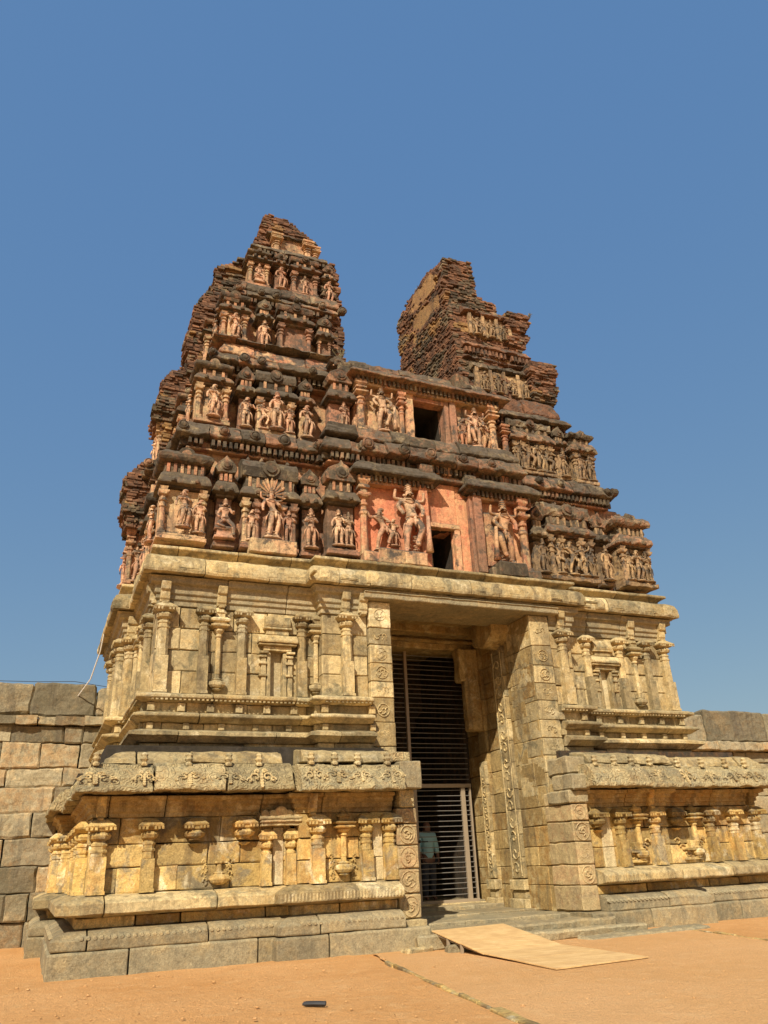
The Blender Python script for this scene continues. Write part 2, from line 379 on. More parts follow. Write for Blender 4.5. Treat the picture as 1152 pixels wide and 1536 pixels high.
# inner cores (fill behind the facing stones)
mb = MB()
mb.box(1.0, 6.3, 15.05, 26, 0, 3.5); mb.box(10.5, 15.5, 15.05, 26, 0, 3.5); mb.box(.75, 1.5, 19.5, 26, 0, 3.5); mb.box(15.0, 15.8, 19.5, 26, 0, 3.5)
mb.box(1.9, 6.3, 15.75, 26, 3.4, 7.2); mb.box(10.55, 14.35, 15.75, 26, 3.4, 7.2); mb.box(1.55, 2.2, 18.5, 22.3, 3.4, 7.2); mb.box(14.2, 14.7, 18.5, 22.3, 3.4, 7.2)
mb.box(6.1, 10.75, 16.0, 26, 7.05, 7.3)
mb.box(5.35, 6.2, 15.5, 16, 3.4, 6.9); mb.box(10.6, 11.2, 15.5, 16, 3.4, 6.9)
part(mb, 'wall_core', 'dim')
# base storey walls
zb = [1.115, 1.5, 1.86, 2.28]
def side(mb, x, y): mb.x = frame(x, y, 1)
mb = MB(); blockwall(mb, .87, 4.33, zb, 14.87, .2, .8); mb.x = Matrix.Translation((0, 0, 0)); blockwall(mb, 4.39, 6.22, zb, 14.6, .3, .7)
mb.x = frame(.87, 19.3, 1); blockwall(mb, 0, 4.43-.21, zb, 0, .2, .8)
mb.x = frame(.58, 26, 1); blockwall(mb, 0, 6.7, zb, 0, .2, .8)
mb.x = Matrix.Identity(4); mb.block(.58, .87, 1.115, 2.28, 19.3, 19.5)
part(mb, 'base_wall', 'granite_warm', sub=.12, erode=.008, efreq=4)
mb = MB(); blockwall(mb, 10.6, 12.75, zb, 14.6, .3, .7); blockwall(mb, 12.75, 15.65, zb, 14.87, .2, .8)
part(mb, 'base_wall', 'granite_warm', sub=.12, erode=.008, efreq=4)
B5 = [(-.2, 2.285), (.02, 2.285), (.02, 2.36), (.06, 2.37), (.06, 2.45), (.11, 2.47), (.11, 2.53), (.20, 2.56), (.20, 2.62), (-.2, 2.62)]
addcourse('base_beam', B5, 'granite_brown', 1.3, [BL, BR], er=.008)
EV = [(-.2, 2.655), (.60, 2.645), (.665, 2.64), (.675, 2.665), (.665, 2.72), (.64, 2.735), (.60, 2.86), (.55, 2.955), (.47, 3.03), (.40, 3.045), (.385, 3.10), (.26, 3.12), (-.2, 3.13)]
BE = [(.88, 26), (.88, 19.3), (1.17, 19.3), (1.17, 14.87), (4.2, 14.87)]
addcourse('base_eave', EV, 'granite_carved', 1.3, [BE, [(4.26, 14.56), (6.24, 14.56)], [(10.5, 14.56), (12.82, 14.56)], [(12.9, 14.87)]+BR[3:]], bev=.01, er=.03, gap=.034, jit=.045, sub=.085, ef=4.)
TB = [(-.9, 3.14), (.22, 3.14), (.20, 3.22), (.05, 3.36), (-.35, 3.43), (-.9, 3.46)]
addcourse('roof_slab', TB, 'granite', 1.5, [BE[:-1]+[(4.1, 14.87)], [(4.42, 14.6), (6.2, 14.6)], [(10.75, 14.6)]+BR[1:]], er=.03, gap=.03, jit=.03)
# kudu finials and scroll crests on the eave
def finial_mesh():
    mb = MB(); mb.stack([(0, .035, .05, 4), (.03, .05, .06, 8), (.06, .03, .045, 8), (.10, .055, .065, 8), (.14, .035, .05, 8), (.17, .05, .05, 8), (.2, .02, .02, 8)], tone=.5)
    return mb.build('eave_finial', 'granite', link=False, bevel=.006, smooth=False)
FIN = finial_mesh()
def scroll_mesh():
    mb = MB()
    for s in (-1, 1):
        for k, (r, ox, oz) in enumerate(((.09, .1, .0), (.055, .2, -.05), (.05, .06, .1))):
            pts = [(s*(ox+r*(1-t/9)*math.cos(t*.75)), -.0-.006*t, oz+r*(1-t/9)*math.sin(t*.75)) for t in range(9)]
            mb.tube(pts, .016, 5, .5)
    for k in range(5): mb.tube([(0, .02, -.16+k*.05), (0, -.03, -.15+k*.05)], .035, 6, .5)
    return mb.build('eave_scroll', 'granite', link=False)
SCR = scroll_mesh()
fx = [(.82, 0), (1.6, 0), (2.35, 0), (3.05, 0), (3.6, 0), (4.5, 1), (4.95, 1), (5.4, 1), (6.0, 1), (10.75, 1), (11.25, 1), (11.7, 1), (12.2, 1), (13.2, 0), (13.9, 0), (14.6, 0), (15.2, 0)]
for x, bay in fx:
    y = (14.6 if bay else 14.87)
    put(FIN, 'eave_finial', x, y-.40, 3.08, scale=(1.25, 1.2, 1.1))
    o = put(SCR, 'eave_scroll', x, y-.615, 2.87, scale=(1.15, 1, .95)); o.rotation_euler = (R(-22), R(rnd.uniform(-6, 6)), 0); o.scale = (rnd.uniform(.7, 1.4), .55, rnd.uniform(.6, 1.1))
# ---- pilasters
def pil_mesh(H, wdt=.115, oct_from=.5, name='pilaster', cap=.2, mat='granite_warm', short=0.):
    """engaged pilaster of height H to the top of its spreading capital; short: only the top of it is left"""
    mb = MB(); w_ = wdt; h = H; d = w_*.95
    z0 = short
    t = rnd.random()
    if not short:
        mb.stack([(0, w_*1.12, d*1.15, 4), (.05, w_*1.12, d*1.15, 4), (.055, w_, d, 4), (h*oct_from*.5, w_, d, 4), (h*oct_from, w_*.98, d, 4)], tone=t)
        z = h*oct_from
    else: z = h-.42; mb.stack([(z-.05, w_*.3, d*.3, 8), (z, w_*.8, d*.8, 8)], tone=t)
    t2 = rnd.random(); zc = h-.36
    if not short:
        mb.stack([(z+.004, w_*.9, d*.95, 8), (zc-.16, w_*.84, d*.9, 8), (zc-.15, w_*1.0, d, 8), (zc-.12, w_*1.0, d, 8), (zc-.11, w_*.84, d*.9, 8), (zc-.06, w_*.84, d*.9, 8), (zc-.05, w_*.98, d, 8), (zc-.02, w_*.98, d, 8), (zc, w_*.75, d*.8, 8)], tone=t2)
    mb.stack([(zc, w_*.75, d*.8, 8), (zc+.03, w_*.7, d*.8, 8), (zc+.06, w_*1.2, d*1.3, 8), (zc+.11, w_*1.35, d*1.5, 8), (zc+.15, w_*1.1, d*1.2, 8), (zc+.165, w_*.9, d, 8),
              (zc+.18, w_*1.2, d*1.3, 4), (zc+.22, cap*.93, cap*.85, 4), (zc+.235, cap, cap*.95, 4), (zc+.26, cap*1.03, cap, 4), (zc+.275, cap*.95, cap*.9, 4), (zc+.33, cap*.62, cap*.6, 4), (zc+.36, cap*.4, cap*.4, 4)], tone=t2)
    for s in (-1, 1):       # drooping lotus tips under the abacus
        for k in range(3):
            xx = s*cap*(.35+.3*k); mb.box(xx-.018, xx+.018, -cap*.97, -cap*.86, zc+.19, zc+.235, t2)
    return mb.build(name, mat, link=False, bevel=.008, sub=.09, erode=.006, efreq=8)
def corbel_mesh(mat='granite_warm', h=.3):
    mb = MB(); mb.extr([(0.05, 0), (-.09, .0), (-.10, .05), (-.12, .07), (-.12, h*.55), (-.16, h*.6), (-.18, h*.95), (-.18, h), (.05, h)], -.075, .075)
    mb.box(-.05, .05, -.14, 0, -.05, .0)
    return mb.build('corbel', mat, link=False, bevel=.01, sub=.08, erode=.006, efreq=8)
PB = [pil_mesh(1.15, .115), pil_mesh(1.15, .105, .45)]; PBS = pil_mesh(1.15, .13, short=1)
CB = corbel_mesh('granite_warm', .33)
def pendant_mesh(H, mat='granite_warm', w_=.07):      # vase pilaster with a little shrine on top
    mb = MB(); z = H
    mb.stack([(0, .04, .04, 8), (.03, .10, .07, 8), (.05, .06, .05, 8), (.07, .13, .09, 8), (.11, .165, .12, 8), (.17, .16, .12, 8), (.20, .10, .08, 8), (.22, .12, .09, 8), (.25, .05, .05, 8),
              (.33, .05, .05, 8)], tone=.3)
    mb.stack([(.33, w_*.8, .06, 8), (z*.62, w_*.75, .055, 8), (z*.63, w_, .08, 8), (z*.65, w_, .08, 8), (z*.66, w_*.7, .06, 8), (z*.70, w_*1.5, .11, 8), (z*.72, w_*1.5, .11, 8), (z*.73, .08, .08, 8), (z*.75, .18, .16, 4), (z*.765, .19, .17, 4), (z*.78, .13, .12, 4)], tone=.6)
    mb.stack([(z*.78, .13, .12, 4), (z*.80, .13, .12, 4), (z*.81, .19, .17, 4), (z*.83, .205, .18, 4), (z*.86, .13, .12, 4), (z*.865, .095, .09, 4), (z*.91, .095, .09, 4), (z*.92, .14, .12, 8), (z*.95, .13, .11, 8), (z*.98, .07, .07, 8), (z*.99, .04, .04, 8), (z*1.03, .02, .02, 8)], tone=.8)
    return mb.build('pendant_pilaster', mat, link=False, bevel=.006, sub=.09, erode=.005, efreq=8)
PD = pendant_mesh(1.08)
for i, (x, y) in enumerate([(1.02, 14.87), (1.82, 14.87), (4.72, 14.6), (5.66, 14.6), (6.12, 14.6), (11.42, 14.6), (12.33, 14.6), (14.12, 14.87), (14.82, 14.87), (15.5, 14.87)]):
    put(PB[i % 2], 'pilaster', x, y-.06, 1.115, scale=(1.15 if x < 1.1 or x > 15.4 else 1, 1, .985))
for x, y in [(1.0, 14.87), (4.62, 14.6), (12.3, 14.6), (15.45, 14.87)]:
    put(CB, 'corbel', x, y-.02, 2.28, scale=(1, 1.1, 1))
for x, y in [(2.58, 14.87), (3.45, 14.87), (10.85, 14.6), (13.15, 14.87)]: put(PBS, 'pilaster_capital', x, y-.06, 1.115, scale=(1, 1, .985))
for x, y in [(5.22, 14.6), (11.88, 14.6), (13.66, 14.87)]: put(PD, 'pendant_pilaster', x, y-.05, 1.15+.06)
# low vase of the ruined pendant
mb = MB(); mb.stack([(0, .05, .05, 8), (.04, .14, .1, 8), (.09, .18, .13, 8), (.14, .16, .12, 8), (.17, .08, .07, 8), (.19, .1, .08, 8), (.22, .05, .05, 8), (.33, .04, .04, 8), (.34, .08, .06, 8), (.37, .08, .06, 8)], tone=.4)
VM = mb.build('relief_vase', 'granite_warm', link=False, bevel=.006); put(VM, 'relief_vase', 3.03, 14.82, 1.17)
# carved makara niches on the right
mb = MB()
for s in (-1, 1):
    for k in range(3): mb.tube([(s*(.08+.09*k+.05*math.cos(t)), -.03, .12+.12*k+.05*math.sin(t)) for t in [j*.7 for j in range(8)]], .02, 5, .4)
mb.box(-.17, .17, -.07, .02, .0, .05); mb.box(-.14, .14, -.12, .02, .17, .21); mb.box(-.11, .11, -.03, .02, .05, .17); mb.box(-.05, .05, -.1, .02, .21, .36)
MK = mb.build('relief_panel', 'granite_warm', link=False, bevel=.008, sub=.06, erode=.008, efreq=9)
for x, y in ((11.75, 14.6), (13.5, 14.87)): put(MK, 'relief_panel', x, y, 1.18, scale=(1.35, 1.2, 1.1))
for x, y, s_ in ((3.0, 14.87, -1), (5.22, 14.6, 1)):
    mb = MB()
    for s in (-1, 1):
        for k in range(4): mb.tube([(s*(.2+.035*math.cos(t)+.03*(k % 2)), -.01, .08+.1*k+.05*math.sin(t)) for t in [j*.7 for j in range(8)]], .018, 5, .4)
    put(mb.build('scroll_relief', 'granite_warm', link=False), 'scroll_relief', x, y, 1.15)
# small niche pavilion left of the bay
mb = MB(); mb.box(3.72, 4.42, 14.6, 14.9, 2.08, 2.14); mb.box(3.70, 4.44, 14.56, 14.9, 2.14, 2.175)
mb.extr([(14.9, 2.18), (14.60, 2.18), (14.58, 2.21), (14.62, 2.26), (14.7, 2.3), (14.9, 2.31)], 3.68, 4.46)
for k in range(5):
    x = 3.78+k*.145; r = .075 if k != 2 else .13
    mb.x = Matrix.Translation((x, 14.66, 2.28)) @ Matrix.Rotation(R(90), 4, 'X'); mb.lathe([(r, -.05), (r, .05), (r*.6, .06)], n=12); mb.x = Matrix.Identity(4)
part(mb, 'niche_roof', 'medallion', bevel=.008, sub=.08, erode=.01, efreq=7, label='small carved reddish roof over the niche')
ps = pil_mesh(.92, .085, .55, cap=.15, mat='granite_warm')
for x in (3.85, 4.30): put(ps, 'pilaster', x, 14.80, 1.115)
mb = MB(); mb.block(3.98, 4.18, 1.12, 2.06, 14.845, 14.9); part(mb, 'niche_panel', 'granite_pale')
mb = MB(); mb.block(5.80, 6.0, 1.12, 1.5, 14.565, 14.7); mb.block(5.80, 6.0, 1.51, 2.12, 14.565, 14.7)
mb.block(10.95, 11.22, 1.12, 1.5, 14.565, 14.7); mb.block(10.95, 11.22, 1.51, 2.1, 14.57, 14.7); part(mb, 'niche_panel', 'granite_pale', sub=.1, erode=.008)
# side bay pilasters on the left face
for y, X in ((19.12, .87), (15.5, .87), (16.6, .87), (17.8, .87), (19.5, .58), (20.6, .58), (21.6, .58)): put(PB[0], 'pilaster', X-.06, y, 1.115, side=1)
put(PB[0], 'pilaster', .67, 19.24, 1.115)
# ---- medallion piers beside the gate
def pier(x0, x1, right):
    mb = MB(); zs = [.02, .46, .86, 1.28, 1.68, 2.05, 2.33] if not right else [.36, .82, 1.2, 1.62, 2.02, 2.36, 2.62]
    for i, (a, b) in enumerate(zip(zs[:-1], zs[1:])):
        yf = 14.44-(.12 if (i == 0 and not right) else 0)-(rnd.uniform(0, .02)); mb.box(x0-(0 if not right else 0), x1+(.05 if i == 0 and not right else 0), yf, 15.4, a+.006, b-.006, None, .008)
    part(mb, 'gate_pier', 'medallion', bevel=.02, sub=.1, erode=.012, efreq=4)
    for i, (a, b) in enumerate(zip(zs[1:-1], zs[2:])):
        mb = MB(); cx = (x0+x1)/2; cz = (a+b)/2; r = min(b-a, x1-x0)*.40; yf = 14.425
        mb.tube([(cx+r*math.cos(t), yf, cz+r*1.05*math.sin(t)) for t in [k*math.pi/8 for k in range(17)]], .012, 6, .5)
        for s in range(3):
            a0 = rnd.uniform(0, 6)
            mb.tube([(cx+r*.55*(1-k/10)*math.cos(a0+k*.6)+r*.2*(s-1), yf, cz+r*.6*(1-k/9)*math.sin(a0+k*.6)) for k in range(8)], .017, 5, .5)
        mb.box(x0+.02, x1-.02, yf, yf+.06, b-.05, b-.02, .4); part(mb, 'medallion', 'medallion', erode=.004, efreq=9)
pier(6.24, 6.66, False); pier(10.17, 10.58, True)
mb = MB(); mb.box(6.28, 6.72, 14.22, 14.9, 2.66, 3.16, .3, .01); part(mb, 'gate_pier_cap', 'granite_grey', bevel=.02, sub=.1, erode=.008)
mb = MB(); mb.box(6.3, 6.62, 14.4, 15.3, 2.34, 2.65, .8, .01); mb.box(6.0, 6.6, 14.45, 15.35, 3.17, 3.36, .3, .01); part(mb, 'gate_pier_cap', 'granite_carved', bevel=.02, sub=.1, erode=.01)
mb = MB(); mb.box(10.16, 10.62, 14.25, 15.0, 2.63, 2.95, .3, .015); mb.box(10.22, 10.7, 14.45, 15.2, 2.96, 3.3, .6, .015); mb.box(10.13, 10.6, 14.38, 15.2, 2.37, 2.62, .6, .015); part(mb, 'gate_pier_cap', 'granite_grey', bevel=.03, sub=.1, erode=.025)
# ================================================================ UPPER STOREY
UL = [(1.4, 22.4), (1.4, 18.3), (1.75, 18.3), (1.75, 15.6), (5.1, 15.6), (5.1, 15.3), (6.12, 15.3)]
UR = [(10.76, 15.3), (11.38, 15.3), (11.38, 15.6), (14.5, 15.6), (14.5, 18.3), (14.6, 18.3), (14.6, 22.4)]
UC = UL[:-1]+UR[1:]
addcourse('upper_base', [(-.25, 3.42), (.14, 3.42), (.14, 3.6), (-.25, 3.6)], 'granite', 1.4, [UL, UR])
def mld(z, o=.38, h=.2): return [(-.25, z), (o*.55, z), (o-.03, z+h*.45), (o, z+h*.5), (o, z+h*.8), (o-.05, z+h*.88), (o*.5, z+h*1.1), (-.25, z+h*1.1)]
addcourse('upper_moulding', mld(3.61, .38, .21), 'granite', 1.5, [UL, UR], er=.010)
addcourse('upper_recess', [(-.25, 3.845), (.10, 3.845), (.10, 3.98), (-.25, 3.98)], 'granite', 1.1, [UL, UR])
addcourse('upper_moulding', mld(3.985, .34, .17), 'granite', 1.5, [UL, UR], er=.010)
addcourse('upper_recess', [(-.25, 4.18), (.08, 4.18), (.08, 4.36), (-.25, 4.36)], 'granite', 1.1, [UL, UR])
addcourse('upper_moulding', [(-.25, 4.365), (.12, 4.365), (.26, 4.42), (.30, 4.43), (.30, 4.49), (.2, 4.53), (-.25, 4.54)], 'granite', 1.5, [UL, UR], er=.008)
def along(path, o, step, fn, ymax=19):
    for i, ((a, b), (c, d)) in enumerate(zip(path[:-1], path[1:])):
        L = math.hypot(c-a, d-b); ux, uy = (c-a)/L, (d-b)/L; nx, ny = uy, -ux
        if max(b, d) > ymax: continue
        k = max(1, int(L/step)); 
        for q in range(k+1):
            s_ = q*L/k; fn(Matrix(((ux, -nx, 0, a+ux*s_+nx*o), (uy, -ny, 0, b+uy*s_+ny*o), (0, 0, 1, 0), (0, 0, 0, 1))))
for pth in (UL, UR):
    mb = MB()
    def f(mx): mb.x = mx; mb.box(-.022, .022, -.02, .04, 4.385, 4.425, .5)
    along(pth, .25, .085, f); part(mb, 'bead_row', 'granite')
    mb = MB()
    def f(mx): mb.x = mx; mb.box(-.07, .07, -.05, .05, 4.19, 4.35)
    along(pth, .12, .55, f)
    def f(mx): mb.x = mx; mb.box(-.06, .06, -.05, .05, 3.85, 3.975)
    along(pth, .13, .62, f); part(mb, 'recess_block', 'granite', bevel=.01)
zu = [4.545, 5.0, 5.42, 5.86, 6.3]
mb = MB(); blockwall(mb, 1.75, 5.1, zu, 15.6, .2, .75, holes=[(4.07, 4.32, 4.5, 5.5)]); blockwall(mb, 5.1, 6.12, zu, 15.3, .3, .6)
mb.x = frame(1.75, 18.3, 1); blockwall(mb, 0, 2.5, zu, 0, .2, .7); mb.x = frame(1.4, 22.4, 1); blockwall(mb, 0, 4.1, zu, 0, .2, .8)
mb.x = Matrix.Identity(4); mb.block(1.4, 1.75, 4.545, 6.3, 18.3, 18.5)
part(mb, 'upper_wall', 'granite', sub=.12, erode=.008, efreq=4)
mb = MB(); blockwall(mb, 10.76, 11.38, zu, 15.3, .3, .6); blockwall(mb, 11.38, 14.5, zu, 15.6, .2, .75, holes=[(12.34, 12.6, 4.5, 5.6)])
part(mb, 'upper_wall', 'granite', sub=.12, erode=.008, efreq=4)
U5 = [(-.2, 6.305), (.03, 6.305), (.03, 6.42), (.07, 6.43), (.07, 6.52), (.11, 6.54), (.11, 6.7), (.20, 6.74), (.2, 6.84), (.26, 6.86), (-.2, 6.89)]
addcourse('upper_beam', U5, 'granite_grey', 1.5, [UL, UR], er=.008)
UE = [(-.3, 6.895), (.33, 6.895), (.37, 6.90), (.385, 6.95), (.375, 7.1), (.33, 7.22), (.25, 7.28), (.2, 7.29), (-.3, 7.29)]
addcourse('cornice', UE, 'granite', 1.15, [UC], bev=.02, er=.016, gap=.016, jit=.016, sub=.1)
UT = [(-.6, 7.295), (.06, 7.295), (.06, 7.38), (.16, 7.44), (.22, 7.46), (.22, 7.52), (.15, 7.55), (-.6, 7.57)]
addcourse('cornice_top', UT, 'granite', 1.7, [UC], er=.012)
# raised curls on the cornice
mb = MB()
def f(mx): 
    mb.x = mx @ Matrix.Translation((rnd.uniform(-.05, .05), 0, 0))
    mb.rings([[(-.17*k, -.0+.015, 6.93), (.17*k, .015, 6.93), (.17*k, .02, 7.12), (.1*k, .05, 7.24), (-.1*k, .05, 7.24), (-.17*k, .02, 7.12)] if 0 else
              [(x*k, y_, z) for x, y_, z in ((-.16, .02, 6.93), (.16, .02, 6.93), (.17, .02, 7.1), (.11, .06, 7.23), (-.11, .06, 7.23), (-.17, .02, 7.1))] for k, y_ in ((1, 0),)] +
             [[(x*.75, y+-.02, z) for x, y, z in ((-.14, .02, 6.98), (.14, .02, 6.98), (.15, .02, 7.07), (.09, .05, 7.17), (-.09, .05, 7.17), (-.15, .02, 7.07))]])
along(UC, .40, 1.0, f, 30)
part(mb, 'cornice_curl', 'granite', bevel=.01, sub=.1, erode=.01)
mb = MB()
def f(mx):
    p_ = mx @ Vector((.5, 0, 0)); q_ = mx @ Vector((.75, 0, 0))
    if q_.x > 14.8 or q_.x < 1.1 or abs(p_.x-5.1) < .35 or abs(p_.x-11.4) < .35 or (p_.x < 2.2 and (p_.y < 15.7 or 17.6 < p_.y < 18.7)): return
    mb.x = mx @ Matrix.Translation((.5, 0, 0)); mb.box(-.2, .2, -.012, .06, 6.97, 6.985); mb.box(-.2, .2, -.012, .06, 7.0, 7.015)
along(UC, .385, 1.0, f, 30); part(mb, 'cornice_groove', 'granite')
PU = [pil_mesh(1.78, .10, .42, cap=.19, mat='granite'), pil_mesh(1.78, .12, .40, cap=.22, mat='granite')]; CU = corbel_mesh('granite', .42)
PDU = pendant_mesh(1.72, 'granite', .065)
for x, y, k in [(1.88, 15.6, 1), (2.68, 15.6, 0), (3.45, 15.6, 0), (4.72, 15.6, 0), (5.62, 15.3, 1), (11.08, 15.3, 1), (11.98, 15.6, 0), (12.98, 15.6, 0), (13.82, 15.6, 0), (14.4, 15.6, 1)]:
    put(PU[k], 'pilaster', x, y-.06, 4.545)
for x, y in [(1.86, 15.6), (5.6, 15.3), (6.0, 15.3), (11.08, 15.3), (14.4, 15.6), (3.0, 15.6), (13.4, 15.6)]: put(CU, 'corbel', x, y-.02, 6.34, scale=(1.3, 1.2, 1))
for x in (2.98, 5.04, 13.42): put(PDU, 'pendant_pilaster', x, 15.55, 4.62)
for y, X, k in ((18.1, 1.75, 1), (16.35, 1.75, 0), (17.2, 1.75, 0), (18.5, 1.4, 1), (19.5, 1.4, 0), (20.6, 1.4, 1)): put(PU[k], 'pilaster', X-.06, y, 4.545, side=1)
put(PU[1], 'pilaster', 1.52, 18.24, 4.545)
put(PDU, 'pendant_pilaster', 1.70, 16.8, 4.62, side=1); put(PDU, 'pendant_pilaster', 1.70, 17.6, 4.62, side=1); put(CU, 'corbel', 1.52, 18.26, 6.34, scale=(1.6, 1.2, 1)); put(CU, 'corbel', 1.73, 15.75, 6.34, side=1, scale=(1.6, 1.2, 1))
# niches of the upper storey
def niche(cx, y):
    o = MB(); o.box(cx-.13, cx+.13, y+.1, y+.2, 4.3, 5.55); nb = part(o, 'niche_panel', 'granite_pale', bevel=.01)  # pale plate: sunlight on the niche back is put into its colour
    o = MB()
    for s in (-1, 1):
        o.box(cx+s*.17-.04, cx+s*.17+.04, y-.06, y+.1, 4.545, 5.45)
        for z in (4.95, 5.2, 5.34): o.box(cx+s*.28-.1, cx+s*.28+.06, y-.1, y+.05, z, z+.05)
        o.box(cx+s*.28-.05, cx+s*.28+.05, y-.07, y+.05, 4.545, 5.4); o.box(cx+s*.28-.09, cx+s*.28+.09, y-.13, y+.05, 5.42, 5.47)
    o.box(cx-.30, cx+.30, y-.10, y+.05, 5.48, 5.58); o.box(cx-.40, cx+.40, y-.17, y+.05, 5.585, 5.63); o.extr([(y+.05, 5.635), (y-.2, 5.635), (y-.21, 5.68), (y-.15, 5.78), (y-.08, 5.82), (y+.05, 5.82)], cx-.42, cx+.42)
    o.box(cx-.24, cx+.24, y-.08, y+.05, 5.825, 5.93); o.box(cx-.30, cx+.30, y-.13, y+.05, 5.935, 5.98); o.extr([(y+.05, 5.985), (y-.12, 5.985), (y-.14, 6.05), (y-.1, 6.2), (y+.05, 6.26)], cx-.27, cx+.27)
    part(o, 'niche_frame', 'granite', bevel=.01, sub=.1, erode=.008, efreq=6)
niche(4.2, 15.6); niche(12.47, 15.6)
# ================================================================ GATE PASSAGE
def jamb(x0, x1):
    mb = MB(); z = 3.17 if x0 < 8 else 2.6; zs = [z]
    while zs[-1] < 6.2: zs.append(zs[-1]+rnd.uniform(.34, .5))
    zs[-1] = 6.63
    for a, b in zip(zs[:-1], zs[1:]): mb.box(x0, x1, 15.2-rnd.uniform(0, .012), 16.3, a+.005, b-.005, None, .006)
    part(mb, 'door_jamb', 'granite', bevel=.016, sub=.1, erode=.01, efreq=4)
    for a, b in zip(zs[:-1], zs[1:]):
        mb = MB(); cx, cz = (x0+x1)/2, (a+b)/2; r = .13
        k0 = rnd.random()
        if k0 < .3: mb.tube([(cx+r*math.cos(t), 15.185, cz+r*math.sin(t)) for t in [k*math.pi/8 for k in range(17)]], .009, 6, .5)
        for s in range(3):
            a0 = rnd.uniform(0, 6); mb.tube([(cx+(s-1)*.07+.07*(1-k/10)*math.cos(a0+k*.7), 15.185, cz+.09*(1-k/9)*math.sin(a0+k*.7)) for k in range(8)], .010, 5, .5)
        part(mb, 'jamb_relief', 'granite', erode=.004, efreq=9)
jamb(6.13, 6.64); jamb(10.2, 10.74)
mb = MB(); mb.extr([(16.4, 6.64), (15.02, 6.64), (15.0, 6.66), (15.0, 6.76), (14.97, 6.77), (14.97, 6.79), (15.05, 6.80), (15.10, 6.84), (15.10, 6.89), (16.4, 6.89)], 5.98, 10.95, .4)
part(mb, 'lintel', 'granite_grey', bevel=.008, sub=.15, erode=.01)
# reveals: coursed stone with carved strips
def reveal(side_, X):
    s = 1 if side_ == 'r' else -1
    mb = MB(); zs = [.33]
    while zs[-1] < 6.5: zs.append(zs[-1]+rnd.uniform(.36, .52))
    zs[-1] = 6.64
    steps = [(14.95, 16.44, 0.0), (16.44, 17.05, .04), (17.05, 17.74, .09), (17.74, 18.12, .02), (18.12, 18.9, .12)]
    for a, b in zip(zs[:-1], zs[1:]):
        for y0, y1, d in steps:
            ya = 14.95 if (y0 < 15 and b < 2.9) else max(y0, 15.25)
            cut = ya+(y1-ya)*rnd.uniform(.3, .7); cs = [ya, cut, y1] if y1-ya > 1 else [ya, y1]
            for q0, q1 in zip(cs[:-1], cs[1:]): xa = X+s*d+rnd.uniform(-.006, .006); mb.box(min(xa, X+s*.5), max(xa, X+s*.5), q0+.003, q1-.003, a+.004, b-.004, None, .005)
    part(mb, 'gate_reveal', 'granite_brown' if 1 else 'granite', bevel=.014, sub=.12, erode=.012, efreq=3)
    for (y0, y1, d, zt) in ((16.48, 17.0, -.06, 6.2), (17.78, 18.08, -.05, 3.6)):
        mb = MB(); xa = X+s*d
        z = .95
        while z < zt:
            e = min(z+rnd.uniform(.4, .6), zt); mb.box(min(xa, X+s*.1), max(xa, X+s*.1), y0, y1, z+.004, e-.004, None, .003); z = e
        mb.box(min(xa-s*.05, X+s*.1), max(xa-s*.05, X+s*.1), y0-.05, y1+.05, .72, .93); mb.box(min(xa, X+s*.1), max(xa, X+s*.1), y0, y1, .55, .72); mb.box(min(xa-s*.07, X+s*.1), max(xa-s*.07, X+s*.1), y0-.06, y1+.06, .34, .55)
        st = part(mb, 'carved_strip', 'granite', bevel=.012, sub=.12, erode=.008)
        mb = MB(); cy = (y0+y1)/2; z = 1.15; w_ = (y1-y0)*.3; k = 0
        while z < zt-.2:
            mb.tube([(xa-s*.005, cy+(w_*(1-q/14))*math.cos(q*.55+k*math.pi), z+w_*(1-q/14)*math.sin(q*.55+k*math.pi)) for q in range(12)], .018, 5, .5); z += w_*2.1; k += 1
        for e in (-1, 1): mb.tube([(xa, cy+e*w_*1.25, 1.0), (xa, cy+e*w_*1.25, zt-.1)], .014, 5, .5)
        part(mb, 'scroll_relief', 'granite', erode=.004, efreq=9)
reveal('r', 10.2); reveal('l', 6.66)
mb = MB()   # rough corbels and hanging jamb head inside the gate
mb.extr([(16.15, 6.88), (16.15, 6.45), (16.3, 6.3), (16.6, 6.15), (16.9, 6.2), (17.2, 6.3), (17.2, 6.88)], 9.75, 10.3)
mb.extr([(16.15, 6.88), (16.15, 6.45), (16.3, 6.3), (16.9, 6.2), (17.2, 6.3), (17.2, 6.88)], 6.5, 6.95)
part(mb, 'corbel', 'granite_brown', bevel=.05, sub=.1, erode=.03)
mb = MB(); mb.box(9.83, 10.3, 17.85, 18.1, 4.35, 6.45, .4, .01); mb.box(9.7, 10.3, 17.85, 18.2, 5.6, 6.46, .5, .01); part(mb, 'door_jamb', 'granite_brown', bevel=.03, sub=.1, erode=.02)
mb = MB(); mb.box(6.5, 10.4, 18.1, 18.9, 6.45, 6.9, .4, .01); mb.box(6.5, 10.4, 17.95, 18.1, 6.6, 6.7, .3, .01); mb.box(6.5, 10.4, 17.5, 17.95, 6.72, 6.95, .3, .01); part(mb, 'lintel', 'granite_brown', bevel=.03, sub=.15, erode=.02)
mb = MB(); mb.box(6.2, 10.7, 16.0, 26.5, 6.9, 7.1, .5); part(mb, 'passage_ceiling', 'granite_brown')
mb = MB(); mb.box(6.2, 6.7, 18.9, 27, .3, 6.95); mb.box(10.2, 10.7, 18.9, 27, .3, 6.95); mb.box(6.2, 10.7, 27, 27.3, .3, 7.0); part(mb, 'passage_wall', 'dim')  # walls coloured as if unlit; closing end wall added to keep passage dark
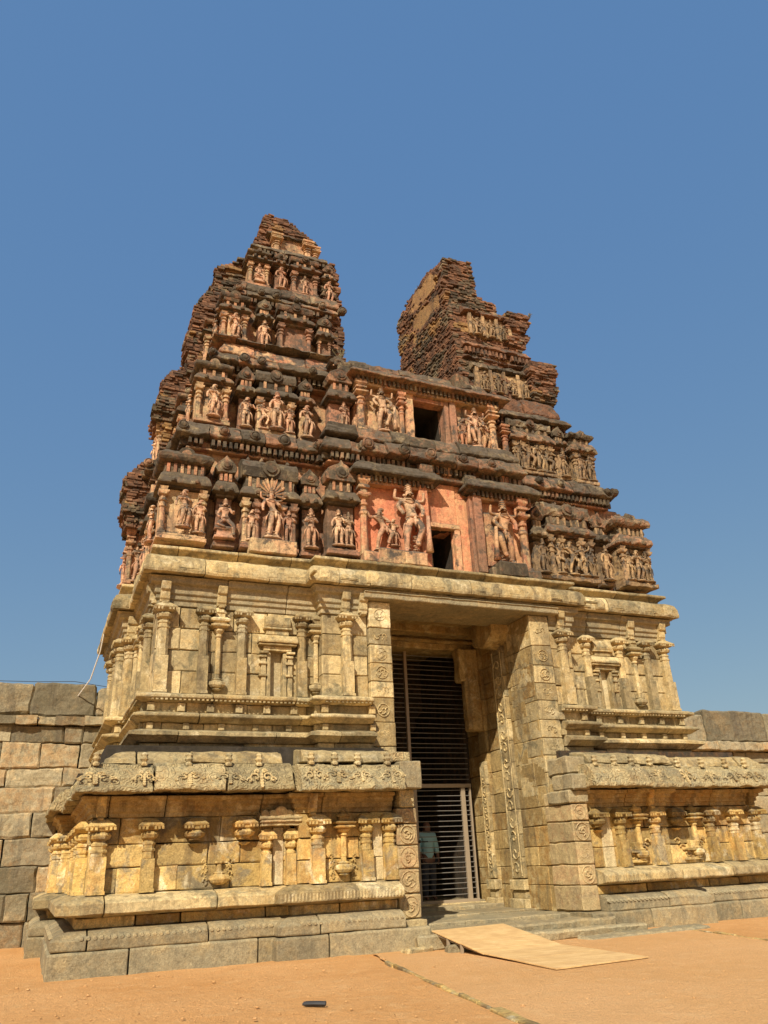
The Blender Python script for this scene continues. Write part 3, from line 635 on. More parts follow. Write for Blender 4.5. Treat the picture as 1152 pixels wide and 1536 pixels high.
for x, y in ((7.5, 21.5), (9.6, 21.5), (7.5, 24), (9.6, 24)):
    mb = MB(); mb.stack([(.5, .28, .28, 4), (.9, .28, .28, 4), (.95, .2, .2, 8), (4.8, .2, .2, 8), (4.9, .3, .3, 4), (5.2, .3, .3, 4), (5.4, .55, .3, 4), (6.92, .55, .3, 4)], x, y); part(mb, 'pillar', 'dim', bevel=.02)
# floor of the passage and the doorstep slabs
mb = MB(); x = 6.65
for a, b, z in ((14.9, 16.2, .33), (16.2, 17.6, .36), (17.6, 18.5, .44), (18.5, 27, .5)):
    q = 6.66
    while q < 10.1: e = min(q+rnd.uniform(.8, 1.5), 10.25); mb.box(q, e-.008, a, b-.006, .0, z+rnd.uniform(-.008, .008), None, .004); q = e
part(mb, 'passage_floor', 'granite_grey', bevel=.015, sub=.2, erode=.012)
# ================================================================ FIGURES
def skinned(edges_pts, link=False, name='fig', sub=1):
    """edges_pts: list of chains; a chain is a list of (x,y,z,r); chains that start at an existing point are joined to it"""
    vs = []; es = []; rad = []
    def idx(p):
        for i, q in enumerate(vs):
            if abs(q[0]-p[0])+abs(q[1]-p[1])+abs(q[2]-p[2]) < 1e-5: return i
        vs.append(p[:3]); rad.append(p[3]); return len(vs)-1
    for ch in edges_pts:
        ids = [idx(p) for p in ch]
        es += [(a, b) for a, b in zip(ids[:-1], ids[1:]) if a != b]
    me = bpy.data.meshes.new('sk'); me.from_pydata(vs, es, [])
    ob = bpy.data.objects.new('sk', me); S.collection.objects.link(ob)
    md = ob.modifiers.new('s', 'SKIN'); md.use_smooth_shade = True
    for i, sv in enumerate(me.skin_vertices[0].data):
        r_ = rad[i]; sv.radius = r_ if isinstance(r_, tuple) else (r_, r_); sv.use_root = (i == 0)
    if sub: m2 = ob.modifiers.new('u', 'SUBSURF'); m2.levels = sub; m2.render_levels = sub
    dg = bpy.context.evaluated_depsgraph_get(); out = bpy.data.meshes.new_from_object(ob.evaluated_get(dg))
    bpy.data.objects.remove(ob); return out
def join_mesh(name, meshes, mats, tone=None, mis=None):
    bm = bmesh.new(); cnt = []
    for k, m_ in enumerate(meshes):
        n0 = len(bm.faces); bm.from_mesh(m_); bm.faces.ensure_lookup_table()
        for f in bm.faces[n0:]: f.material_index = (mis[k] if mis else 0); f.smooth = True
    me = bpy.data.meshes.new(name); bm.to_mesh(me); bm.free()
    for k in mats: me.materials.append(M[k])
    if 'tone' in me.attributes: me.attributes.remove(me.attributes['tone'])
    at = me.attributes.new('tone', 'FLOAT', 'FACE'); at.data.foreach_set('value', [tone if tone is not None else rnd.random()]*len(me.polygons))
    return me
def statue_mesh(pose, crown=True, arms4=False, female=False, fat=1.):
    """relief figure, 1 unit tall, facing -y, feet at z=0"""
    hip = {'tri': .05, 'dance': .09, 'stand': .0, 'anjali': 0., 'seat': 0., 'guard': .04, 'war': -.05}[pose]
    P = (hip, 0, .50, .062*fat); W_ = (hip*.4, 0, .57, .045*fat); Ch = (-hip*.3, 0, .68, .068*fat); Nk = (-hip*.3, 0, .755, .028)
    HD = (-hip*.1, -.01, .81, .048); HT = (-hip*.1, 0, .86, .044)
    ch = [[P, W_, Ch, Nk, HD, HT]]
    if crown: ch.append([HT, (-hip*.1, 0, .92, .036), (-hip*.1, 0, .985, .014)])
    else: ch.append([HT, (-hip*.1+.03, .01, .90, .03)])
    L = lambda s, *pts: ch.append([P, (hip+s*.045, 0, .46, .052*fat)]+list(pts))
    if pose == 'seat':
        L(-1, (-.14, -.10, .30, .044), (0, -.13, .24, .03)); L(1, (.15, -.10, .30, .044), (.15, -.10, .10, .032), (.15, -.15, .06, .026))
    elif pose in ('dance',):
        L(-1, (-.05, -.05, .27, .042), (-.06, 0, .06, .03), (-.09, -.05, .02, .024)); L(1, (.19, -.07, .36, .042), (.11, -.05, .16, .032), (.12, -.09, .12, .022))
    elif pose in ('guard', 'war'):
        L(-1, (-.06, -.03, .27, .048), (-.06, 0, .06, .034), (-.09, -.06, .02, .028)); L(1, (.13, -.09, .33, .048), (.06, -.05, .14, .034), (.06, -.1, .1, .026))
    elif pose == 'tri':
        L(-1, (-.01, -.03, .27, .044), (-.04, 0, .06, .03), (-.06, -.05, .02, .026)); L(1, (.11, -.04, .27, .042), (.08, 0, .06, .03), (.11, -.05, .02, .026))
    else:
        L(-1, (-.055, -.01, .27, .044), (-.055, 0, .06, .03), (-.07, -.05, .02, .026)); L(1, (.055, -.01, .27, .044), (.055, 0, .06, .03), (.07, -.05, .02, .026))
    def A(s, *pts): ch.append([Ch, (Ch[0]+s*.085, 0, .72, .036*fat)]+list(pts))
    if pose == 'anjali': A(-1, (-.13, -.02, .62, .026), (-.02, -.11, .66, .02)); A(1, (.13, -.02, .62, .026), (.02, -.11, .66, .02))
    elif pose == 'dance': A(-1, (-.19, -.03, .66, .026), (-.25, -.06, .80, .02)); A(1, (.17, -.03, .62, .026), (.06, -.10, .58, .02))
    elif pose == 'guard':
        A(-1, (-.17, -.02, .63, .032), (-.13, -.08, .52, .024), (-.13, -.1, .48, .026)); A(1, (.18, -.02, .63, .032), (.13, -.10, .50, .024), (.10, -.12, .47, .026))
        ch.append([Ch, (-.10, .02, .74, .03), (-.20, .0, .74, .022), (-.19, -.03, .86, .018)]); ch.append([Ch, (.10, .02, .74, .03), (.2, 0, .74, .022), (.2, -.03, .86, .018)])
    elif pose == 'war': A(-1, (-.18, -.03, .75, .028), (-.20, -.05, .88, .02)); A(1, (.16, -.03, .62, .028), (.22, -.08, .56, .02))
    elif pose == 'seat': A(-1, (-.14, -.03, .58, .028), (-.12, -.12, .46, .022)); A(1, (.15, -.03, .60, .028), (.14, -.11, .66, .022))
    else: A(-1, (-.14, -.01, .60, .028), (-.14, -.03, .48, .02)); A(1, (.14, -.02, .61, .028), (.09, -.10, .64, .02))
    if arms4 and pose != 'guard': ch.append([Ch, (.08, .02, .73, .03), (.17, .01, .76, .02), (.18, -.02, .86, .016)]); ch.append([Ch, (-.08, .02, .73, .03), (-.17, .01, .76, .02), (-.18, -.02, .86, .016)])
    sk_ = skinned(ch, sub=1)
    mb = MB(); h = Ch[0]
    hx = hip
    # belt, skirt folds, necklace, armlets, anklets, ear discs, face
    ring = lambda c, r, z, q, n=12, sy=.8: mb.tube([(c+r*math.cos(2*math.pi*k/n), r*sy*math.sin(2*math.pi*k/n), z) for k in range(n+1)], q, 5, .5)
    ring(hx, .076*fat, .495, .014); ring(h, .06, .735, .010); ring(h, .075, .70, .008, sy=.9)
    if pose != 'seat':
        mb.tube([(hx, -.06, .49), (hx, -.08, .40), (hx, -.07, .28)], [.02, .022, .012], 6, .5)
        for s in (-1, 1): mb.tube([(hx+s*.075, -.01, .49), (hx+s*.13, -.02, .38), (hx+s*.15, 0, .2)], [.012, .014, .008], 5, .5)
        if pose in ('stand', 'tri', 'anjali', 'guard'):
            for s in (-1, 1):
                for z in (.07, .12) + ((.19, .24) if pose == 'guard' else ()):
                    xx = hx*.2+s*.057; ring(xx, .036, z, .009, 8)
    if crown:
        for z, r in ((.868, .05), (.90, .044), (.935, .036)): ring(h*.3, r, z, .009, 10)
    else: mb.lathe([(.0, .86), (.05, .865), (.055, .90), (.03, .925), (0, .93)], h*.3+.03, .01, 10, .5)
    for s in (-1, 1): mb.lathe([(.001, .775), (.02, .79), (.02, .81), (.001, .82)], h*.3+s*.055, 0, 7, .5)
    mb.tube([(h*.3, -.05, .825), (h*.3, -.066, .805), (h*.3, -.05, .80)], .009, 5, .5); mb.tube([(h*.3-.015, -.053, .788), (h*.3+.015, -.053, .788)], .005, 5, .5)
    if female:
        for s in (-1, 1): mb.lathe([(.001, .655), (.027, .665), (.03, .68), (.018, .695), (.001, .70)], h+s*.032, -.055, 8, .5)
    if pose in ('guard',):  # club
        mb.tube([(.20, -.10, .50), (.21, -.08, .2), (.21, -.07, .03)], [.022, .03, .05], 8, .5)
    if pose == 'seat': mb.stack([(0, .19, .12, 4), (.05, .19, .12, 4), (.06, .15, .1, 4), (.2, .14, .1, 4), (.22, .19, .13, 4), (.27, .18, .12, 4)], 0, .02, .5)
    else: mb.stack([(-.03, .15, .10, 8), (.0, .14, .10, 8), (.012, .12, .08, 8)], hx*.3, -.01, .5)
    ex = mb.build('x', 'statue', link=False)
    return sk_, ex
POSES = {}
for nm, kw in {'stand': dict(pose='stand'), 'lady': dict(pose='tri', crown=False, female=True), 'anjali': dict(pose='anjali'), 'dance': dict(pose='dance', crown=False), 'tri': dict(pose='tri', arms4=True),
               'seat': dict(pose='seat', fat=1.15), 'guard': dict(pose='guard', fat=1.15), 'war': dict(pose='war', crown=False), 'boy': dict(pose='stand', crown=False, fat=1.15)}.items():
    a, b = statue_mesh(**kw)
    for mk in ('statue', 'statue_old', 'pink'):
        POSES[nm, mk] = join_mesh('statue', [a, b], [mk])
def statue(nm, mk, x, y, z, h, parent=None, side=0, label=None, wx=1.25, flip=1):
    o = put(POSES[nm, mk], 'statue', x, y, z, side, parent, scale=(h*wx*flip, h*1.1, h), label=label); return o
# ================================================================ BRICK TOWER
def kapota(mb, x0, x1, y0, yb, z0, z1, o=.16, tone=None):       # flared drooping cornice, front and both ends
    h = z1-z0; m = .5
    def ring(e, z): return [(x0-e, yb, z), (x0-e, y0-e, z), (x1+e, y0-e, z), (x1+e, yb, z)]
    mb.rings([ring(0, z0-.02), ring(o, z0), ring(o*1.03, z0+h*.12), ring(o*.75, z0+h*.45), ring(o*.4, z0+h*.75), ring(0, z0+h*.95), ring(0, z1)], tone)
def shrine(kind, x0, x1, z0, zf, zc, zr, y, pal, fig=None, side=0, org=None, er=.012, depth=.45, nofig=False):
    """one aedicule: plinth, wall with pilasters (z0..zf), drooping cornice (..zc), neck and roof (..zr); local x along the face"""
    w_ = x1-x0; wm, cm, sm = pal; cx = (x0+x1)/2
    base = bpy.data.objects.new('x', None); bpy.data.objects.remove(base)
    fr = Matrix.Identity(4) if side == 0 else frame(org[0], org[1], 1)
    ox = off
    def mk(mb, name, mat, parent, **k):
        mb2 = mb; mb2.v = [fr @ Vector(p) for p in mb.v]; return mb2.build(name, mat, parent, loc=(off if parent is root else None), **k)
    yb = y+depth
    m = MB(); m.box(x0-.03, x1+.03, y-.06, yb, z0, z0+.10); m.box(x0-.0, x1+.0, y-.02, yb, z0+.104, z0+.16)
    m.box(x0+.04, x1-.04, y+.13, yb, z0+.16, zf)
    body = mk(m, 'shrine', wm, root, bevel=.012, sub=.12, erode=er, efreq=5)
    H = zf-z0-.16; pw = min(.075, w_*.1)
    xs = [x0+pw, x1-pw] if w_ < 1.15 else [x0+pw, x0+w_*.27, x1-w_*.27, x1-pw]
    if kind == 'panjara' and fig: xs = []
    for px in xs:
        p = MB(); t = .5; zb_ = z0+.16
        p.stack([(zb_, pw, pw, 4), (zb_+.05, pw, pw, 4), (zb_+.055, pw*.8, pw*.8, 8), (zb_+H*.55, pw*.72, pw*.72, 8), (zb_+H*.56, pw*1.0, pw, 8), (zb_+H*.62, pw*1.0, pw, 8), (zb_+H*.63, pw*.72, pw*.7, 8), (zb_+H*.68, pw*.72, pw*.7, 8),
                 (zb_+H*.69, pw*1.1, pw*1.1, 8), (zb_+H*.74, pw*1.1, pw*1.1, 8), (zb_+H*.75, pw*.7, pw*.7, 8), (zb_+H*.80, pw*.7, pw*.7, 8), (zb_+H*.82, pw*1.3, pw*1.3, 8), (zb_+H*.88, pw*1.5, pw*1.4, 4), (zb_+H*.91, pw*1.5, pw*1.4, 4), (zb_+H*.93, pw*.9, pw*.9, 4), (zf, pw*1.2, pw*1.2, 4)], px, y+.06, rnd.random())
        mk(p, 'pilaster', wm if rnd.random() < .4 else 'cream' if wm != 'statue_old' else wm, body, bevel=.005)
    c = MB(); c.box(x0, x1, y+.02, yb, zf, zf+.07); kapota(c, x0+.02, x1-.02, y, yb, zf+.07, zc, .10)
    for k in range(max(2, int(w_/.45))):     # small arched dormers on the cornice
        kx = x0+w_*(k+.5)/max(2, int(w_/.45)); c.x = Matrix.Translation((kx, y-.12, zf+.13)); c.lathe([(.05, -.05), (.06, 0), (.03, .05)], n=8); c.x = Matrix.Identity(4)
    mk(c, 'shrine_cornice', cm, body, bevel=.01, sub=.1, erode=er*1.3, efreq=5)
    r = MB(); nk = zc+(zr-zc)*.34; e = .06
    if kind == 'panjara': e = w_*.12
    r.box(x0+e, x1-e, y+.06, yb, zc, nk)
    n_ = MB(); k = 3 if w_ < 1 else 6
    for i in range(k):
        xx = x0+e+(w_-2*e)*(i+.5)/k; n_.box(xx-.035, xx+.035, y+.02, y+.1, zc+.01, nk-.01)
    mk(n_, 'neck_pilaster', 'pink' if wm != 'statue_old' else 'statue_old', body, bevel=.006, erode=er*.6)
    hr = zr-nk
    if kind == 'kuta':
        prof = [(0, .50), (.06, .56), (.2, .60), (.38, .59), (.6, .47), (.8, .28), (.93, .12), (1., .05), (1.12, .09), (1.2, .03)]
        r.rings([[(cx-w_*q, y+w_*.5-w_*q, nk+hr*t), (cx+w_*q, y+w_*.5-w_*q, nk+hr*t), (cx+w_*q, y+w_*.5+w_*q, nk+hr*t), (cx-w_*q, y+w_*.5+w_*q, nk+hr*t)] for t, q in prof])
    elif kind == 'shala':
        dd = .28; poly = [(y+.34+dd*1.1*math.cos(a)*-1, nk+hr*(.0+.95*max(0, math.sin(a)))) for a in [math.pi*i/8 for i in range(9)]]
        poly = [(y+.02, nk), (y-.0, nk+hr*.15), (y-.01, nk+hr*.45), (y+.06, nk+hr*.7), (y+.16, nk+hr*.88), (y+.3, nk+hr*.97), (y+.5, nk+hr*.97), (y+.5, nk)]
        r.extr(poly, x0-.03, x1+.03)
        for i in range(max(3, int(w_/.3))):
            xx = x0+w_*(i+.5)/max(3, int(w_/.3)); r.stack([(nk+hr*.95, .03, .03, 8), (nk+hr*1.02, .05, .05, 8), (nk+hr*1.1, .035, .035, 8), (nk+hr*1.2, .01, .01, 8)], xx, y+.3)
    else:
        poly = [(x0, nk), (x0-.04, nk+hr*.3), (x0+.02, nk+hr*.6), (cx-.06, nk+hr*.9), (cx, nk+hr*1.1), (cx+.06, nk+hr*.9), (x1-.02, nk+hr*.6), (x1+.04, nk+hr*.3), (x1, nk)]
        r.rings([[(px, y-.02, z) for px, z in poly], [(px, y+.4, z) for px, z in poly]])
    # round medallion dormer on the roof
    R_ = min(hr*.38, w_*.26) if kind != 'panjara' else min(hr*.3, w_*.28)
    for q, dz in ((R_, 0), (R_*.6, -.03)):
        r.rings([[(cx+q*math.cos(t), y-.05+dz, nk+hr*.42+q*math.sin(t)) for t in [2*math.pi*i/14 for i in range(14)]], [(cx+q*math.cos(t), y+.15, nk+hr*.42+q*math.sin(t)) for t in [2*math.pi*i/14 for i in range(14)]]])
    mk(r, 'shrine_roof', cm, body, bevel=.012, sub=.1, erode=er*1.6, efreq=6)
    for f in (fig or []):
        nm, fx_, fz, fh = f[:4]; fl = f[4] if len(f) > 4 else 1; hy = f[5] if len(f) > 5 else y+.02
        mw = fr @ Vector((x0+w_*fx_, hy, fz))
        o = inst(POSES[nm, sm], 'statue', body, tuple(mw), (-math.pi/2 if side else 0)+rnd.uniform(-.15, .15), None, None, (fh*1.2*fl, fh*1.05, fh))
    return body
PK = ('tan', 'lichen', 'statue'); OLD = ('statue_old', 'lichen', 'statue_old')
def slab(path, z0, z1, o, name='storey_cornice', mat='lichen', js=.9, er=.03):
    h = z1-z0
    addcourse(name, [(-.7, z0), (o-.08, z0), (o, z0+.02), (o+.02, z0+h*.12), (o-.03, z0+h*.45), (o-.05, z0+h*.5), (o-.12, z0+h*.85), (o-.2, z1-.01), (-.7, z1)], mat, js, [path], bev=.008, er=er*1.15, gap=.02, jit=.03, sub=.10, ef=4.5)
def dentils(path, z0, z1, o, step=.13, mat='lichen'):
    mb = MB()
    def f(mx):
        if rnd.random() < .05: return
        mb.x = mx; j = rnd.uniform(-.01, .01); mb.box(-.035+j, .035+j, -.1, .12, z0+.02, z1-.01, None, .006)
    along(path, o-.06, step, f, 30); part(mb, 'dentil_row', mat, erode=.008, efreq=6)
    addcourse('dentil_band', [(-.4, z0-.06), (o-.1, z0-.06), (o-.1, z0), (o-.16, z0+.01), (o-.16, z1), (-.4, z1)], 'pink' if mat == 'lichen' else mat, 1.5, [path], er=.012)
def storey(k, x0, x1, y, z0, z1, bay=.35, back=24.5, mat='pink', yb=None, win=None):
    """core box of one storey with a projecting bay on each flank"""
    mb = MB(); yb = yb or y+1.6
    if win: a, b, c, d, dp = win; mb.box(x0, a, y, back, z0, z1, .4); mb.box(b, x1, y, back, z0, z1, .4); mb.box(a, b, dp, back, z0, z1, .4); mb.box(a, b, y, dp, d, z1, .4); c > z0 and mb.box(a, b, y, dp, z0, c, .4)
    else: mb.box(x0, x1, y, back, z0, z1, .4)
    mb.box(x0-bay, x0+.3, yb, back-1.0, z0, z1-.05, .6); mb.box(x1-.3, x1+bay, yb, back-1.0, z0, z1-.05, .6)
    part(mb, 'storey_wall', mat, bevel=.03, sub=.2, erode=.03, efreq=2)
# --- first storey of the tower
storey(1, 2.05, 14.35, 16.25, 7.5, 10.3, .4, yb=18.2, win=(7.9, 8.85, 7.6, 9.1, 17.4))
p1 = [(1.75, 22), (1.75, 18.2), (2.12, 18.2), (2.12, 16.2), (5.35, 16.2), (5.35, 15.9), (11.1, 15.9), (11.1, 16.2), (14.25, 16.2), (14.25, 18.2), (14.6, 18.2), (14.6, 22)]
addcourse('tower_plinth', [(-.5, 7.56), (.28, 7.56), (.28, 7.72), (.2, 7.76), (-.5, 7.78)], 'granite', 1.3, [p1], er=.015)
shrine('kuta', 1.62, 2.62, 7.78, 9.02, 9.38, 10.12, 15.72, ('cream', 'lichen', 'statue'), [('lady', .5, 8.1, .95, 1, 15.68), ('boy', .86, 8.02, .85)], depth=.8)
shrine('panjara', 2.83, 3.25, 7.78, 9.02, 9.4, 10.02, 15.85, PK, [('seat', .5, 7.95, 1.0, 1, 15.78)])
shrine('shala', 3.42, 4.68, 7.78, 9.0, 9.3, 10.12, 15.76, PK, [('boy', .17, 8.0, .8), ('tri', .5, 8.06, 1.25, 1, 15.66), ('stand', .85, 8.02, .85)])
shrine('panjara', 4.82, 5.22, 7.78, 9.0, 9.38, 9.98, 15.85, PK, [('anjali', .5, 7.98, 1.0, 1, 15.78)])
shrine('panjara', 5.36, 6.08, 7.80, 9.08, 9.42, 10.2, 15.6, PK, [('stand', .38, 8.05, .92), ('anjali', .72, 8.05, .88)])
mb = MB(); mb.box(3.55, 4.6, 15.45, 15.8, 7.62, 7.95, .5); part(mb, 'statue_pedestal', 'cream', bevel=.02, sub=.1, erode=.012)
# fan of serpent hoods behind the central figure
mb = MB()
for i in range(11):
    a = R(-10+20*i); mb.tube([(4.05+.08*math.cos(a), 15.68, 9.12+.08*math.sin(a)), (4.05+.30*math.cos(a), 15.66, 9.12+.34*math.sin(a)), (4.05+.33*math.cos(a), 15.62, 9.12+.40*math.sin(a))], [.02, .035, .012], 6)
part(mb, 'hood_relief', 'cream')
# central bay, ground level of the tower
mb = MB(); mb.box(6.1, 8.04, 15.78, 16.4, 7.75, 9.75, .5); mb.box(8.84, 10.9, 15.78, 16.4, 7.75, 9.75, .6); mb.box(8.71, 8.84, 15.86, 15.95, 7.6, 9.1, .6); mb.box(8.03, 8.84, 15.78, 16.4, 8.86, 10.1, .55); mb.box(8.0, 8.76, 15.9, 16.5, 7.6, 7.79, .2)
part(mb, 'bay_wall', 'salmon', bevel=.02, sub=.14, erode=.012, efreq=3)
mb = MB(); mb.box(7.95, 8.8, 17.2, 17.4, 7.5, 9.2, .2); mb.box(7.9, 8.03, 15.9, 17.2, 7.6, 9.1, .2); mb.box(8.74, 8.835, 15.955, 17.2, 7.6, 9.1, .2); mb.box(7.95, 8.8, 15.9, 17.2, 8.86, 9.1, .2); part(mb, 'window_recess', 'dim')  # darkness inside the lower window is painted into the recess
mb = MB(); mb.box(7.96, 8.05, 15.70, 15.85, 7.6, 8.9, .3); mb.box(8.71, 8.86, 15.70, 15.85, 7.6, 8.9, .7); mb.box(7.94, 8.86, 15.68, 15.85, 8.84, 8.97, .5); part(mb, 'window_frame', 'cream', bevel=.015, sub=.1, erode=.012)
mb = MB(); mb.box(7.70, 7.94, 15.52, 15.8, 7.72, 9.86, .2); part(mb, 'window_pillar', 'salmon', bevel=.015, sub=.12, erode=.012)
mb = MB(); mb.box(9.22, 9.45, 15.52, 15.85, 7.72, 9.8, .2); mb.box(9.14, 9.22, 15.6, 15.85, 7.72, 9.8, .2); part(mb, 'window_pillar', 'tan', bevel=.015, sub=.12, erode=.012)
def colp(x, y, z0, z1, r, mat):
    H = z1-z0; p = MB()
    p.stack([(z0, r*1.2, r*1.2, 4), (z0+.1, r*1.2, r*1.2, 4), (z0+.11, r, r, 8), (z0+H*.5, r*.85, r*.85, 8), (z0+H*.52, r*1.1, r*1.1, 8), (z0+H*.55, r*1.1, r*1.1, 8), (z0+H*.57, r*.8, r*.8, 8), (z0+H*.62, r*.8, r*.8, 8), (z0+H*.63, r*1.15, r*1.15, 8), (z0+H*.66, r*1.15, r*1.15, 8),
             (z0+H*.67, r*.75, r*.75, 8), (z0+H*.71, r*.75, r*.75, 8), (z0+H*.73, r*1.4, r*1.4, 8), (z0+H*.75, r*1.7, r*1.7, 4), (z0+H*.78, r*1.7, r*1.7, 4), (z0+H*.80, r*.9, r*.9, 4), (z0+H*.84, r*.9, r*.9, 4), (z0+H*.85, r*1.5, r*1.4, 4), (z0+H*.88, r*1.5, r*1.4, 4), (z0+H*.9, r, r, 4), (z0+H*.94, r*1.6, r*1.5, 4), (z0+H, r*1.7, r*1.6, 4)], x, y)
    part(p, 'pilaster', mat, bevel=.008, sub=.12, erode=.008)
colp(6.25, 15.6, 7.85, 9.85, .09, 'pink'); colp(10.62, 15.6, 7.85, 9.85, .10, 'pink')
mb = MB(); mb.box(6.15, 7.5, 15.35, 15.8, 7.62, 7.9, .5); mb.box(6.5, 7.2, 15.3, 15.4, 7.6, 7.98, .8, .01); mb.box(7.1, 7.66, 15.22, 15.6, 7.58, 7.94, .3, .02); part(mb, 'statue_pedestal', 'cream', bevel=.03, sub=.1, erode=.015)
mb = MB(); mb.box(9.6, 10.4, 15.22, 15.7, 7.58, 7.95, .1, .01); mb.box(9.5, 10.9, 15.4, 15.8, 7.6, 7.85, .4, .01); part(mb, 'statue_pedestal', 'lichen', bevel=.03, sub=.1, erode=.015)
statue('dance', 'statue', 6.68, 15.62, 8.05, 1.15); statue('boy', 'statue', 7.02, 15.65, 8.2, .75)
statue('guard', 'statue', 7.4, 15.5, 7.95, 1.92, wx=1.0, label='large crowned guardian statue left of the pink doorway'); statue('guard', 'pink', 10.02, 15.5, 7.95, 1.85, wx=1.0, flip=-1, label='large pink guardian statue right of the pink doorway')
mb = MB(); mb.extr([(15.8, 8.0), (15.72, 8.0), (15.7, 9.4), (15.8, 9.5)], 9.55, 10.4, .3); part(mb, 'statue_backing', 'pink', sub=.12, erode=.02)
def kudus(path, z, o, step=.75, r=.13, mat='lichen'):
    mb = MB()
    def f(mx):
        if rnd.random() < .25: return
        q = r*rnd.uniform(.75, 1.15); mb.x = mx @ Matrix.Translation((rnd.uniform(-.15, .15), 0, z)) @ Matrix.Rotation(R(90), 4, 'X')
        mb.lathe([(q*1.1, -.12), (q*1.1, .02), (q*.85, .05), (q*.7, .03), (q*.45, .06), (.01, .07)], n=12)
    along(path, o, step, f, 30); part(mb, 'dormer_disc', mat, sub=.08, erode=.02, efreq=6)
def baycor(x0, x1, y, z0, z1, mat='lichen'):
    c = MB(); kapota(c, x0, x1, y, 16.6, z0, z1, .24); part(c, 'bay_cornice', mat, bevel=.01, sub=.1, erode=.022, efreq=4)
    d = MB(); x = x0
    while x < x1: d.box(x, x+.055, y-.09, y+.1, z0-.16, z0-.02, None, .004); x += .125
    part(d, 'dentil_row', mat, erode=.006)
    b = MB(); b.box(x0, x1, y, 16.3, z0-.22, z0-.001, .4); part(b, 'dentil_band', 'pink', erode=.01, sub=.15)
baycor(6.15, 8.05, 15.55, 9.93, 10.3); baycor(9.2, 10.95, 15.55, 9.93, 10.3)
mb = MB(); mb.box(8.0, 9.25, 15.82, 16.3, 9.75, 10.3, .3); part(mb, 'bay_wall', 'salmon', bevel=.02, sub=.14, erode=.015)
mb = MB(); mb.box(7.75, 8.1, 15.42, 15.8, 9.88, 10.42, .3, .01); mb.box(9.02, 9.35, 15.45, 15.8, 9.85, 10.3, .3, .01); mb.box(8.1, 9.05, 15.62, 15.9, 10.1, 10.2, .3, .01); part(mb, 'bracket', 'lichen', bevel=.03, sub=.1, erode=.02)
mb = MB()
for x in (6.55, 6.68, 8.15, 8.28, 8.5, 8.62, 10.2, 10.32): mb.box(x, x+.09, 15.62, 15.8, 10.3, 10.6, None, .006)
part(mb, 'neck_pilaster', 'pink', bevel=.01, erode=.01)
mb = MB(); mb.box(6.2, 10.9, 15.75, 16.4, 10.25, 10.66, .4); part(mb, 'bay_wall', 'lichen', sub=.15, erode=.02)
# storey cornice 1
c1 = [(1.55, 22), (1.55, 18.1), (2.0, 18.1), (2.0, 16.0), (5.35, 16.0), (5.35, 15.65), (6.3, 15.65), (6.3, 15.5), (10.7, 15.5), (10.7, 15.9), (13.95, 16.0), (13.95, 18.1), (14.3, 18.1), (14.3, 22)]
dentils([(1.8, 22), (1.8, 18.2), (2.2, 18.2), (2.2, 16.15), (5.4, 16.15), (5.5, 15.8), (10.7, 15.8), (10.8, 16.15), (13.85, 16.15), (13.85, 18.2)], 10.30, 10.48, .16)
slab(c1, 10.50, 10.93, .10, js=.75); kudus(c1, 10.70, .12)
slab([(5.5, 16.0), (5.5, 15.75), (10.6, 15.75), (10.6, 16.0)], 10.95, 11.4, .14, 'bay_plinth', js=.8)
slab([(2.2, 18), (2.2, 16.35), (5.5, 16.35)], 10.93, 11.12, .1, 'storey_plinth'); slab([(10.7, 16.35), (13.9, 16.35), (13.9, 18)], 10.93, 11.2, .1, 'storey_plinth')
# right part of storey 1: dark, weathered
shrine('shala', 11.55, 12.95, 7.85, 9.1, 9.42, 10.15, 15.8, OLD, [('war', .2, 8.05, .95), ('dance', .45, 8.05, 1.0), ('war', .7, 8.05, .95, -1), ('boy', .9, 8.05, .8)], er=.03)
shrine('panjara', 11.12, 11.45, 7.85, 8.95, 9.3, 9.9, 15.85, OLD, [('stand', .5, 8.0, .95, 1, 15.75)], er=.03)
shrine('panjara', 13.12, 13.5, 7.85, 9.05, 9.35, 9.95, 15.9, OLD, [('stand', .5, 8.0, 1.0, 1, 15.8)], er=.03)
shrine('kuta', 13.78, 14.78, 7.85, 9.0, 9.35, 10.1, 15.72, OLD, [('stand', .2, 8.05, .9), ('lady', .5, 8.05, .95), ('anjali', .82, 8.05, .9)], er=.035, depth=.9)
# --- second storey
storey(2, 2.75, 13.6, 16.95, 10.8, 12.9, .4, yb=18.6, win=(7.8, 9.0, 11.2, 12.9, 18.2))
shrine('kuta', 2.32, 3.12, 11.08, 12.18, 12.45, 13.0, 16.3, ('cream', 'lichen', 'statue'), [('lady', .5, 11.27, .95, 1, 16.22)], depth=.8)
shrine('panjara', 3.36, 3.74, 11.08, 12.1, 12.4, 12.95, 16.42, PK, [('boy', .5, 11.2, .9, 1, 16.36)])
shrine('shala', 3.82, 4.78, 11.05, 12.1, 12.4, 13.05, 16.36, ('cream', 'lichen', 'statue'), [('dance', .14, 11.22, .8), ('stand', .5, 11.22, 1.1, 1, 16.26), ('boy', .87, 11.22, .8)])
shrine('panjara', 4.92, 5.26, 11.05, 12.1, 12.4, 12.9, 16.42, ('cream', 'lichen', 'statue'), [('lady', .5, 11.18, 1.0, 1, 16.36)])
shrine('panjara', 5.58, 6.22, 11.25, 12.15, 12.5, 13.2, 16.0, PK, [('anjali', .62, 11.4, .82)])
mb = MB(); mb.box(6.3, 7.95, 16.15, 16.9, 11.3, 12.9, .3); mb.box(8.98, 10.5, 16.15, 16.9, 11.3, 12.9, .4); mb.box(7.9, 9.0, 16.15, 16.25, 12.66, 12.9, .3); mb.box(7.9, 8.98, 16.2, 17, 11.2, 11.5, .3)
part(mb, 'bay_wall', 'cream', bevel=.02, sub=.14, erode=.015, efreq=3)
